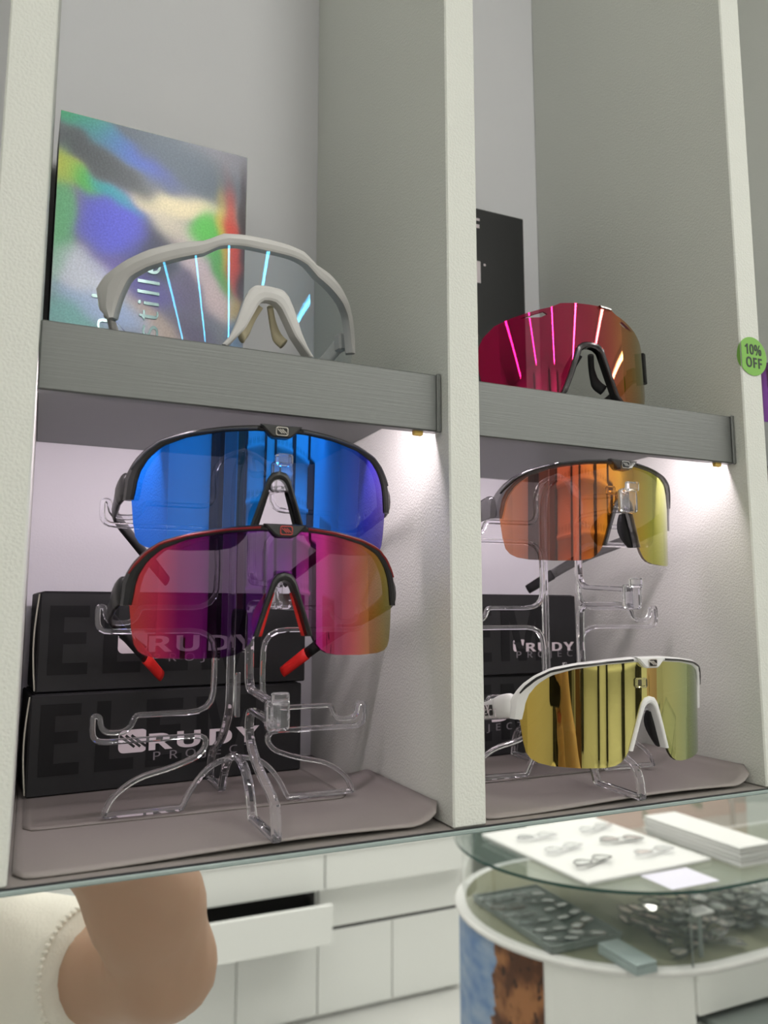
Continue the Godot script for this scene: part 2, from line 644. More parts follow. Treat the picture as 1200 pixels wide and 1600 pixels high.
func mats(i: int) -> void:
	var n: Array = NICHES[i + 1]
	var x0: float = n[0] + 0.0015
	var x1: float = n[1] - 0.0012
	var lift := 0.0085 if i == 0 else 0.0095
	var st := ST(true)
	sheet(st, x0, x1, -0.2, -0.0062, 0.0009, 0.008, func(x: float, z: float) -> float:
		var edge := clampf((x - (x1 - 0.018)) / 0.018, 0, 1)
		var front := clampf((z + 0.03) / 0.024, 0, 1)
		var wave := 0.5 + 0.5 * sin((x - x0) * 31.0 + 4.2)
		var taper := clampf((z + 0.13) / 0.03, 0, 1)
		return 0.0002 + lift * edge * edge * taper + 0.0022 * front * front * wave)
	var o := thing("vinyl_mat", Vector3(0, Y0, 0), ["grey-brown vinyl mat under the stand with the purple sunglasses", "grey-brown vinyl mat under the stand with the gold sunglasses"][i], "mat", "vinyl mats in the niches")
	part("mat_sheet", st, M.mat_vinyl, o)
	st = ST(true)
	sheet(st, x0 + 0.003, x1 - 0.022, -0.203, -0.0725, 0.0007, 0.006, func(_x: float, _z: float) -> float: return 0.0012)
	o = thing("liner_sheet", Vector3(0, Y0, 0), ["thin darker liner sheet beneath the stacked black boxes on the left", "thin darker liner sheet beneath the stacked black boxes on the right"][i], "mat", "liner sheets under the boxes")
	part("liner_layer", st, M.mat_vinyl_shaded, o)


# ------------------------------------------------------------------ the clear stands
func ribbed_plate(st: SurfaceTool, poly: PackedVector2Array, rim: float, half: float, web: float, at: Callable) -> void:
	poly = ccw(poly)
	var soft := 0.0005
	var o1 := inset(poly, soft)
	var i0 := inset(poly, rim - soft)
	var i1 := inset(poly, rim)
	var n := poly.size()
	for s in [-1.0, 1.0]:
		for i in n:
			var j := (i + 1) % n
			var rows := [[poly, half - soft], [o1, half], [i0, half], [i1, web]]
			for r in 3:
				var a: Vector3 = at.call(rows[r][0][i], s * rows[r][1])
				var b: Vector3 = at.call(rows[r][0][j], s * rows[r][1])
				var c: Vector3 = at.call(rows[r + 1][0][j], s * rows[r + 1][1])
				var d: Vector3 = at.call(rows[r + 1][0][i], s * rows[r + 1][1])
				if s > 0:
					quad(st, a, b, c, d)
				else:
					quad(st, d, c, b, a)
		cap_polygon(st, i1, func(p: Vector2) -> Vector3: return at.call(p, s * web), s > 0)
	for i in n:
		var j := (i + 1) % n
		quad(st, at.call(poly[i], -half + soft), at.call(poly[j], -half + soft), at.call(poly[j], half - soft), at.call(poly[i], half - soft))


func rounded(pts: Array, r: float) -> Array:
	# pts: Vector3(x, y, corner radius); returns a polyline with round corners
	var out := []
	for i in pts.size():
		var p := Vector2(pts[i].x, pts[i].y)
		var rad: float = pts[i].z if pts[i].z > 0 else r
		if i == 0 or i == pts.size() - 1:
			out.append(p)
			continue
		var a := Vector2(pts[i - 1].x, pts[i - 1].y)
		var b := Vector2(pts[i + 1].x, pts[i + 1].y)
		var da := minf(rad, p.distance_to(a) * 0.48)
		var db := minf(rad, p.distance_to(b) * 0.48)
		var q0 := p + (a - p).normalized() * da
		var q1 := p + (b - p).normalized() * db
		for k in 5:
			var t := k / 4.0
			out.append(q0.lerp(p, t).lerp(p.lerp(q1, t), t))
	return out


func acrylic_stand(at: Vector3, turn: float, label: String) -> void:
	var o := thing("acrylic_stand", V(at.x, at.y, at.z), label, "display stand", "clear acrylic stands")
	o.rotation_degrees.y = turn
	# right half of the panel that faces the front, from the arch up to the top
	var half := [Vector3(0, 0.0225, 0), Vector3(0.012, 0.0205, 0.006), Vector3(0.021, 0.011, 0.006), Vector3(0.0265, 0, 0.002), Vector3(0.0655, 0, 0.003), Vector3(0.062, 0.0095, 0.006), Vector3(0.050, 0.0185, 0.008), Vector3(0.032, 0.0222, 0.008), Vector3(0.0185, 0.0275, 0.005), Vector3(0.0165, 0.0342, 0.005)]
	for k in 3:
		var y := 0.0525 * k
		var tip := 0.0718
		half += [Vector3(0.04, 0.0342 + y, 0.002), Vector3(tip, 0.034 + y, 0.008), Vector3(tip, 0.0489 + y, 0.003), Vector3(0.0662, 0.0489 + y, 0.003), Vector3(0.0652, 0.0408 + y, 0.004), Vector3(0.0545, 0.0408 + y, 0.004), Vector3(0.0518, 0.0485 + y, 0.003)]
		if k < 2:
			half += [Vector3(0.0145, 0.0485 + y, 0.011), Vector3(0.0138, 0.0665 + y, 0.004), Vector3(0.0145, 0.0867 + y, 0.011)]
	half += [Vector3(0.0165, 0.1535, 0.007), Vector3(0.0178, 0.170, 0.006), Vector3(0.0125, 0.1805, 0.007), Vector3(0, 0.1850, 0.004)]
	var right := rounded(half, 0.003)
	var poly := PackedVector2Array()
	for p in right:
		poly.append(p)
	for k in range(right.size() - 2, 0, -1):
		poly.append(Vector2(-right[k].x, right[k].y))
	var st := ST()
	ribbed_plate(st, poly, 0.0026, 0.0019, 0.0008, func(p: Vector2, w: float) -> Vector3: return Vector3(p.x, p.y, w))
	part("front_panel", st, M.acrylic, o)
	# the panel across it: a front leg with three nose arms, a plain rear leg; p.x is z
	var side := [Vector3(0, 0.0225, 0), Vector3(0.014, 0.0212, 0.008), Vector3(0.026, 0.012, 0.008), Vector3(0.0315, 0, 0.002), Vector3(0.0735, 0, 0.002), Vector3(0.0715, 0.0165, 0.008), Vector3(0.039, 0.0275, 0.010), Vector3(0.0235, 0.0385, 0.008), Vector3(0.0255, 0.0492, 0.006)]
	for k in 3:
		var y := 0.0525 * k
		side += [Vector3(0.055, 0.0478 + y, 0.002), Vector3(0.0675, 0.0465 + y, 0.001), Vector3(0.0675, 0.0585 + y, 0.001), Vector3(0.055, 0.0592 + y, 0.002)]
		if k < 2:
			side += [Vector3(0.0225, 0.0612 + y, 0.006), Vector3(0.0215, 0.082 + y, 0.004), Vector3(0.0225, 0.1005 + y, 0.006)]
	side += [Vector3(0.02, 0.168, 0.008), Vector3(0.014, 0.1795, 0.007), Vector3(0, 0.1835, 0.004)]
	var left := [Vector3(0, 0.1835, 0.004), Vector3(-0.014, 0.1795, 0.007), Vector3(-0.02, 0.165, 0.008), Vector3(-0.02, 0.045, 0.008), Vector3(-0.036, 0.0285, 0.010), Vector3(-0.062, 0.0175, 0.01), Vector3(-0.066, 0, 0.002), Vector3(-0.0315, 0, 0.002), Vector3(-0.026, 0.012, 0.008), Vector3(-0.014, 0.0212, 0.008), Vector3(0, 0.0225, 0)]
	poly = PackedVector2Array()
	for p in rounded(side, 0.003):
		poly.append(p)
	var back := rounded(left, 0.003)
	for k in range(1, back.size() - 1):
		poly.append(back[k])
	st = ST()
	ribbed_plate(st, poly, 0.0028, 0.0021, 0.0009, func(p: Vector2, w: float) -> Vector3: return Vector3(-w, p.y, p.x))
	part("side_panel", st, M.acrylic, o)
	for k in 3:
		st = ST()
		plate(st, round_rect(0.0105, 0.0135, 0.002), 0.0680, 0.0722, 0.0006, func(p: Vector2, w: float) -> Vector3: return Vector3(p.x, 0.0530 + 0.0525 * k + p.y, w))
		bevel_box(st, Vector3(0, 0.0604 + 0.0525 * k, 0.0742), Vector3(0.0078, 0.0052, 0.0036), 0.0008)
		part("nose_rest", st, M.acrylic, o)
	st = ST()
	bevel_box(st, Vector3(-0.0016, 0.0555, 0.0045), Vector3(0.0026, 0.0225, 0.0026), 0.0005)
	part("slot_clip", st, M.acrylic, o)


# ------------------------------------------------------------------ boxes
func emblem(parent: Node, size: Vector2, depth: float, plate_mat: Material, line_mat: Material, at: Vector3, bars := 3, called := "emblem") -> void:
	var st := ST()
	plate(st, round_rect(size.x, size.y, size.y * 0.24), 0, depth, 0.0, func(p: Vector2, w: float) -> Vector3: return at + Vector3(p.x, p.y, w))
	var e := part(called, st, plate_mat, parent)
	for k in bars:
		st = ST()
		var cx := size.x * 0.2 * (k - (bars - 1) / 2.0)
		var d := Vector2(size.x * 0.26, -size.y * 0.26)
		var n := Vector2(-d.y, d.x).normalized() * size.y * 0.055
		var q := PackedVector2Array([Vector2(cx, 0) - d - n, Vector2(cx, 0) + d - n, Vector2(cx, 0) + d + n, Vector2(cx, 0) - d + n])
		plate(st, q, depth, depth * 1.6, 0.0, func(p: Vector2, w: float) -> Vector3: return at + Vector3(p.x, p.y, w))
		part("stripe", st, line_mat, e)


func carton(called: String, lo: Vector3, hi: Vector3, turn: float, label: String, group: String) -> Node3D:
	# a folded card box: front at +z, corner at its left bottom front
	var o := thing(called, V(lo.x, lo.y, lo.z), label, "box", group)
	o.rotation_degrees.y = turn
	var w := hi.x
	var h := hi.y
	var d := hi.z
	var st := ST()
	bevel_box(st, Vector3(w / 2, h / 2, -d / 2), Vector3(w, h, d), 0.0007)
	part("carton_body", st, M.black_card, o)
	# the cut edge of the lid flap shows as a bowed pale line on the left side
	st = ST()
	var path := []
	for k in 9:
		var t := k / 8.0
		path.append(Vector3(-0.0002 - 0.0016 * sin(PI * t), lerpf(0.0008, h - 0.0012, t), -0.0035 - 0.002 * sin(PI * t)))
	sweep(st, path, [Vector2(0.0005, 0.0009)], 6, Vector3.BACK)
	part("flap_edge", st, M.card_edge, o, "pale cut edge of the flap")
	st = ST()
	bevel_box(st, Vector3(w / 2, h + 0.0002, -d / 2), Vector3(w - 0.004, 0.0007, d - 0.003), 0.0002)
	part("lid_flap", st, M.black_card, o)
	return o


func rudy_print(o: Node3D, x: float, y: float, scale := 1.0) -> void:
	emblem(o, Vector2(0.0168, 0.0135) * scale, 0.0001, M.print_white, M.black_card, Vector3(x, y + 0.001, 0.0001), 3)
	var t := lettering("RUDY", 0.0098 * scale, 0.0002, M.print_white, o, "lettering", 800, 1.95, 2)
	t.position = Vector3(x + 0.043 * scale, y - 0.0005, 0.0002)
	t = lettering("PROJECT", 0.0036 * scale, 0.0002, M.print_grey, o, "small_lettering", 400, 1.5, 26)
	t.position = Vector3(x + 0.043 * scale, y - 0.0088 * scale, 0.0002)


func boxes() -> void:
	var low := carton("glasses_box", Vector3(0.0052, 0.0022, -0.1372), Vector3(0.158, 0.0535, 0.054), 4.9, "lower black sunglasses box on the left, behind the empty stand tier", "black boxes behind the stands")
	ele(low, 0.0285)
	rudy_print(low, 0.0545, 0.0245, 0.95)
	var high := carton("glasses_box", Vector3(0.0072, 0.0568, -0.1385), Vector3(0.158, 0.0548, 0.054), 4.4, "upper black sunglasses box on the left, seen through the purple lens", "black boxes behind the stands")
	ele(high, 0.0275)
	rudy_print(high, 0.0500, 0.0255, 0.95)
	var low2 := carton("glasses_box", Vector3(0.214, 0.0022, -0.1342), Vector3(0.158, 0.0535, 0.054), 3.0, "lower black sunglasses box on the right, behind the white temple", "black boxes behind the stands")
	ele(low2, 0.0285)
	rudy_print(low2, 0.036, 0.028, 1.0)
	var high2 := carton("glasses_box", Vector3(0.214, 0.0568, -0.1340), Vector3(0.158, 0.0555, 0.054), 2.0, "upper black sunglasses box on the right, below the orange lens", "black boxes behind the stands")
	ele(high2, 0.0275)
	rudy_print(high2, 0.1060, 0.0190, 0.62)
	holographic_box()
	# tall plain black box in the upper right niche, half hidden by the divider
	var o := thing("tall_black_box", V(0.2285, 0.2216, -0.1585), "tall matt black box standing behind the red shield sunglasses", "box")
	o.rotation_degrees.y = -1.0
	var st := ST()
	bevel_box(st, Vector3(0.0585, 0.0955, -0.02), Vector3(0.117, 0.191, 0.04), 0.0006)
	part("carton_body", st, M.black_card, o)
	for q in [[0.060, 0.0766, 0.1300, 0.1475, "printed_bar"], [0.0795, 0.0812, 0.1445, 0.1462, "printed_dot"], [0.058, 0.0762, 0.1745, 0.1775, "printed_line"], [0.058, 0.0765, 0.1805, 0.1825, "printed_line"]]:
		put_box(q[4], Vector3(q[0], q[2], 0.0), Vector3(q[1], q[3], 0.0003), M.print_white, o, 0.0)


func ele(o: Node3D, y: float) -> void:
	var t := lettering("ELEM", 0.038, 0.0002, M.black_emboss, o, "embossed_letters", 800, 0.95, 1, HORIZONTAL_ALIGNMENT_LEFT)
	t.position = Vector3(0.0005, y, 0.00015)


# Foil with the broad rainbow bands of a hologram and painted slate and cream reflections.
func hologram_reflection_texture() -> ImageTexture:
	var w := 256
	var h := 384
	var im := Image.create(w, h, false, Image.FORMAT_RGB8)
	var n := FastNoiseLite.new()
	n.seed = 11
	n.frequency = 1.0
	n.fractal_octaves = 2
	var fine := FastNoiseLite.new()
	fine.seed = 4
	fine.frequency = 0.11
	# broad soft patches of diffraction colour and of painted dark and bright reflections: u, v, half widths, tilt, colour, weight
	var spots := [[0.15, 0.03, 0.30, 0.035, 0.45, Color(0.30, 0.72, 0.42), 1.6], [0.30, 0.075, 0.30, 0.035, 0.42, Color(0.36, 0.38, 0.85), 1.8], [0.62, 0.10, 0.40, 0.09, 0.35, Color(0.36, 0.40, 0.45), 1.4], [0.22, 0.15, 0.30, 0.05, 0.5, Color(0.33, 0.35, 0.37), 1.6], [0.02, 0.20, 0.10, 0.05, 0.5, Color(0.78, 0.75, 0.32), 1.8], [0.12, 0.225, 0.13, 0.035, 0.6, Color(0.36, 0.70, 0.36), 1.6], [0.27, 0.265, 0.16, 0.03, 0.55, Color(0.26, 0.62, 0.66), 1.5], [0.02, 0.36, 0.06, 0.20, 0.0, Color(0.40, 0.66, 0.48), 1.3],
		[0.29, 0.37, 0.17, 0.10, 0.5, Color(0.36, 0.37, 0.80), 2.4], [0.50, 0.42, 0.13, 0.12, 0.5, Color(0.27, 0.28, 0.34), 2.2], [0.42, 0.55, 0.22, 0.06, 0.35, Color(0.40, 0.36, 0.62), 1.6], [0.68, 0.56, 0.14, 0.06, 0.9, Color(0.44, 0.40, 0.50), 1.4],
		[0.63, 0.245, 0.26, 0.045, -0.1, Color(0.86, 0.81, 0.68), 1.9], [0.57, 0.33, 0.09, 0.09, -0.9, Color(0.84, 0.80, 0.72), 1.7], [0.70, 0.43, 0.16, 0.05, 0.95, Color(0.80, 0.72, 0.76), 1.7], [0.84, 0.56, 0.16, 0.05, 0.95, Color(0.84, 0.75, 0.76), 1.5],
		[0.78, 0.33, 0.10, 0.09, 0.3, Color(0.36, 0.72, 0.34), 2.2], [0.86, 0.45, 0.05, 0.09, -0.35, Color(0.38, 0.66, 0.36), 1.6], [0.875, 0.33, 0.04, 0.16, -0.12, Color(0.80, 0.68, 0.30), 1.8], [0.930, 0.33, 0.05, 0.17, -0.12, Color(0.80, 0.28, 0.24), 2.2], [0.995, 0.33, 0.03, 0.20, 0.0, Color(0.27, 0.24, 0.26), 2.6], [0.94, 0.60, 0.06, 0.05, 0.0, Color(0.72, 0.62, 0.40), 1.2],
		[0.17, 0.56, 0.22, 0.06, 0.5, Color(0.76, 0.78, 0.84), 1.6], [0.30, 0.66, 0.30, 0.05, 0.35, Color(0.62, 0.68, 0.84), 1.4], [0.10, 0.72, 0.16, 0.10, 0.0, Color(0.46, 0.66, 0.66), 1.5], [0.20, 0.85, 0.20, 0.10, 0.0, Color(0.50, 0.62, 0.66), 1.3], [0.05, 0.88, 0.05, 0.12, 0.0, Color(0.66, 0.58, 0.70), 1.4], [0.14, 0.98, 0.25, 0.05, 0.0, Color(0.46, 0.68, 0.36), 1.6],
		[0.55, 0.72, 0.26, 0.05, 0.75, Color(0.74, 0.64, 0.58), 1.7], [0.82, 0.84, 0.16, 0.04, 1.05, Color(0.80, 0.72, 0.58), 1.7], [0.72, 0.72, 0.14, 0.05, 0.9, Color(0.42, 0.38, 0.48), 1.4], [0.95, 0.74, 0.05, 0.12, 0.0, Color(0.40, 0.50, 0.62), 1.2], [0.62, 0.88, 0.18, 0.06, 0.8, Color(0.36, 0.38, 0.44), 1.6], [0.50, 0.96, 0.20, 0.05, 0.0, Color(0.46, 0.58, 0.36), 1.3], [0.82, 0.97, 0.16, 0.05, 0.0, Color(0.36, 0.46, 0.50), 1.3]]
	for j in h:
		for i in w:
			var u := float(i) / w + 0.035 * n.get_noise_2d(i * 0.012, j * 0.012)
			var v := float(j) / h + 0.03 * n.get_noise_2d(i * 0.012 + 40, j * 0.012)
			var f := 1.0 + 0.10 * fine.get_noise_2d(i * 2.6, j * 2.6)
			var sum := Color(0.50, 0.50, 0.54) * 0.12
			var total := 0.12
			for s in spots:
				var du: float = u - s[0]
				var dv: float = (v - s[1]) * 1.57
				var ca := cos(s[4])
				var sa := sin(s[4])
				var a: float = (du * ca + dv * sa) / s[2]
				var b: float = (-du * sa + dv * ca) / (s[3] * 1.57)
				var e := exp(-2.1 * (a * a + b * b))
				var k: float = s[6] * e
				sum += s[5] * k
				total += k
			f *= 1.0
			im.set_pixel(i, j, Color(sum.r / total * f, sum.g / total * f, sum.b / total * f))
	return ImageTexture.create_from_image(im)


func holographic_box() -> void:
	var w := 0.1165
	var h := 0.1835
	var d := 0.046
	var o := thing("holographic_box", V(0.0035, 0.2216, -0.1505), "shiny rainbow holographic foil box behind the white sunglasses", "box")
	o.rotation_degrees.y = 1.2
	var st := ST()
	bevel_box(st, Vector3(w / 2, h / 2, -d / 2 - 0.0006), Vector3(w, h, d), 0.0006)
	part("carton_body", st, M.black_gloss, o)
	# the foil face, a little crumpled along its edges
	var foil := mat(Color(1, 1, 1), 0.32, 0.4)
	foil.albedo_texture = hologram_reflection_texture()
	foil.normal_enabled = false
	foil.heightmap_enabled = true
	foil.heightmap_texture = noise_tex(0.11, 31, FastNoiseLite.TYPE_SIMPLEX_SMOOTH, 3)
	foil.heightmap_scale = 0.0028
	st = ST()
	var corners := [Vector2(0, 0), Vector2(w, 0), Vector2(w, h), Vector2(0, h)]
	for q in [[0, 2, 1], [0, 3, 2]]:
		for k in q:
			st.set_uv(Vector2(corners[k].x / w, 1 - corners[k].y / h))
			st.add_vertex(Vector3(corners[k].x, corners[k].y, 0.0003))
	for e in 4:
		var a: Vector2 = corners[e]
		var b: Vector2 = corners[(e + 1) % 4]
		var edge := [Vector3(a.x, a.y, -0.0006), Vector3(b.x, b.y, -0.0006), Vector3(b.x, b.y, 0.0003), Vector3(a.x, a.y, 0.0003)]
		for k in [0, 2, 1, 0, 3, 2]:
			st.set_uv(Vector2(clampf(edge[k].x / w, 0.01, 0.99), clampf(1 - edge[k].y / h, 0.01, 0.99)))
			st.add_vertex(edge[k])
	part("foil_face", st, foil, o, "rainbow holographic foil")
	var clear := mat(Color(0.5, 0.58, 0.58), 0.15, 0.7)
	var t := lettering("pastille", 0.0125, 0.0012, clear, o, "embossed_letters", 500, 1.25, 4)
	t.position = Vector3(0.0560, 0.060, 0.0004)
	t.rotation.z = PI / 2
	t = lettering("nd", 0.0125, 0.0012, clear, o, "embossed_letters", 500, 1.25, 4)
	t.position = Vector3(0.0300, 0.058, 0.0004)
	t.rotation.z = PI / 2


# ------------------------------------------------------------------ sunglasses
func P(R: float, s: float, y: float, off: float) -> Vector3:
	return Vector3((R + off) * sin(s / R), y, (R + off) * cos(s / R) - R)


# A one-piece lens bent round a vertical axis. tint, the view-angle sheen painted along the lens: [s, colour (linear), share of light that the coating mirrors].
func shield(R: float, top: Array, bottom: Array, tint: Array, vents: Array, mirror_mat: Material, glass_mat: Material, parent: Node, label := "") -> MeshInstance3D:
	var cols := []
	var s0: float = top[0].x
	var s1: float = top[-1].x
	for k in 141:
		cols.append(lerpf(s0, s1, k / 140.0))
	for table in [top, bottom]:
		for q in table:
			cols.append(clampf(q.x, s0, s1))
	for v in vents:
		for q in v:
			cols.append(q.x)
	cols.sort()
	var clean := [cols[0]]
	for c in cols:
		if c - clean[-1] > 0.00008:
			clean.append(c)
	cols = clean
	var hue := func(s: float) -> Color:
		if s <= tint[0][0]:
			return Color(tint[0][1], tint[0][2])
		for i in tint.size() - 1:
			if s <= tint[i + 1][0]:
				var t: float = (s - tint[i][0]) / (tint[i + 1][0] - tint[i][0])
				var c: Color = tint[i][1].lerp(tint[i + 1][1], t)
				c.a = lerpf(tint[i][2], tint[i + 1][2], t)
				return c
		return Color(tint[-1][1], tint[-1][2])
	var outer := ST()
	var inner := ST()
	var thick := 0.0016
	var put := func(st: SurfaceTool, s: float, y: float, off: float, n: Vector3, c: Color) -> void:
		st.set_normal(n)
		st.set_color(c)
		st.set_uv(Vector2(0.5, 0.5))
		st.add_vertex(P(R, s, y, off))
	var spans := func(s: float, mid: float) -> Array:
		var lo := lerp_table(bottom, s)
		var hi := lerp_table(top, s)
		for v in vents:
			if mid > v[0].x and mid < v[2].x:
				var a: float = lerp_table([v[0], v[1], v[2]], s)
				var b: float = lerp_table([v[0], v[3], v[2]], s)
				return [[lo, minf(a, b)], [maxf(a, b), hi]]
		return [[lo, hi]]
	for i in cols.size() - 1:
		var a: float = cols[i]
		var b: float = cols[i + 1]
		var mid := (a + b) / 2
		var A: Array = spans.call(a, mid)
		var B: Array = spans.call(b, mid)
		var na := Vector3(sin(a / R), 0, cos(a / R))
		var nb := Vector3(sin(b / R), 0, cos(b / R))
		var ca: Color = hue.call(a)
		var cb: Color = hue.call(b)
		for q in A.size():
			# outer face (clockwise from the front)
			put.call(outer, a, A[q][0], 0, na, ca); put.call(outer, a, A[q][1], 0, na, ca); put.call(outer, b, B[q][1], 0, nb, cb)
			put.call(outer, a, A[q][0], 0, na, ca); put.call(outer, b, B[q][1], 0, nb, cb); put.call(outer, b, B[q][0], 0, nb, cb)
			put.call(inner, a, A[q][0], -thick, -na, ca); put.call(inner, b, B[q][1], -thick, -nb, cb); put.call(inner, a, A[q][1], -thick, -na, ca)
			put.call(inner, a, A[q][0], -thick, -na, ca); put.call(inner, b, B[q][0], -thick, -nb, cb); put.call(inner, b, B[q][1], -thick, -nb, cb)
			for e in 2:
				var up := Vector3(0, 1 if e == 1 else -1, 0)
				var x := [[a, A[q][e], 0.0, ca], [b, B[q][e], 0.0, cb], [b, B[q][e], -thick, cb], [a, A[q][e], -thick, ca]]
				for k in ([0, 3, 2, 0, 2, 1] if e == 1 else [0, 2, 3, 0, 1, 2]):
					put.call(inner, x[k][0], x[k][1], x[k][2], up, x[k][3])
	for e in [0, cols.size() - 1]:
		var s: float = cols[e]
		var lo := lerp_table(bottom, s)
		var hi := lerp_table(top, s)
		var n := Vector3(cos(s / R), 0, -sin(s / R)) * (-1 if e == 0 else 1)
		var x := [[lo, 0.0], [hi, 0.0], [hi, -thick], [lo, -thick]]
		for k in ([0, 1, 2, 0, 2, 3] if e > 0 else [0, 2, 1, 0, 3, 2]):
			put.call(inner, s, x[k][0], x[k][1], n, hue.call(s))
	var mesh := outer.commit()
	inner.commit(mesh)
	mesh.surface_set_material(0, mirror_mat)
	mesh.surface_set_material(1, glass_mat)
	var o := mesh_of("lens", mesh, null, parent)
	if label:
		o.set_meta("label", label)
	return o


func mirror_coat(rough := 0.0) -> StandardMaterial3D:
	var m := mat(Color(1, 1, 1), rough, 1.0)
	var im := Image.create(4, 4, false, Image.FORMAT_RGBA8)
	im.fill(Color.WHITE)
	m.albedo_texture = ImageTexture.create_from_image(im)
	m.transparency = BaseMaterial3D.TRANSPARENCY_ALPHA
	m.vertex_color_use_as_albedo = true
	return m


func dark_glass(c: Color) -> StandardMaterial3D:
	return solid_glass(c, 0.0005)


# A band of frame that follows the lens between two rows of points (s, y), both from one end to the other.
func band(st: SurfaceTool, R: float, a: Array, b: Array, back: float, front: float, crown := 0.0008) -> void:
	var rings := []
	for i in a.size():
		var p: Vector2 = a[i]
		var q: Vector2 = b[i]
		var m := (p + q) / 2
		var c := 0.16
		var p1 := p.lerp(q, c)
		var q1 := q.lerp(p, c)
		rings.append([P(R, p.x, p.y, back), P(R, p.x, p.y, front - 0.0006), P(R, p1.x, p1.y, front), P(R, m.x, m.y, front + crown), P(R, q1.x, q1.y, front), P(R, q.x, q.y, front - 0.0006), P(R, q.x, q.y, back)])
	loft(st, rings, true, true)


func both(half: Array) -> Array:
	# half: from the centre to the right end; returns from the left end to the right end
	var out := []
	for k in range(half.size() - 1, 0, -1):
		out.append(Vector2(-half[k].x, half[k].y))
	return out + half


func resample(pts: Array, n: int) -> Array:
	var c := Curve2D.new()
	for p in pts:
		c.add_point(p)
	var out := []
	var l := c.get_baked_length()
	c.bake_interval = 0.0004
	l = c.get_baked_length()
	for k in n + 1:
		out.append(c.sample_baked(l * k / n))
	return out


func temple(o: Node3D, side: float, pts: Array, sizes: Array, mat_: Material, tip_mat: Material, tip_from: float) -> Node3D:
	var path := []
	for p in pts:
		path.append(Vector3(p.x * side, p.y, p.z))
	path = smooth_path(path, 7)
	var r := []
	for k in path.size():
		var t := float(k) / (path.size() - 1) * (sizes.size() - 1)
		var i := mini(int(t), sizes.size() - 2)
		r.append(sizes[i].lerp(sizes[i + 1], t - i))
	var cut := int(path.size() * tip_from)
	var st := ST(true)
	sweep(st, path.slice(0, cut + 1), r.slice(0, cut + 1), 12)
	var arm := part("temple", st, mat_, o)
	st = ST(true)
	sweep(st, path.slice(cut), r.slice(cut).map(func(v: Vector2) -> Vector2: return v * 1.12), 12)
	part("temple_tip", st, tip_mat, arm)
	return arm


const RUDY_R := 0.0808


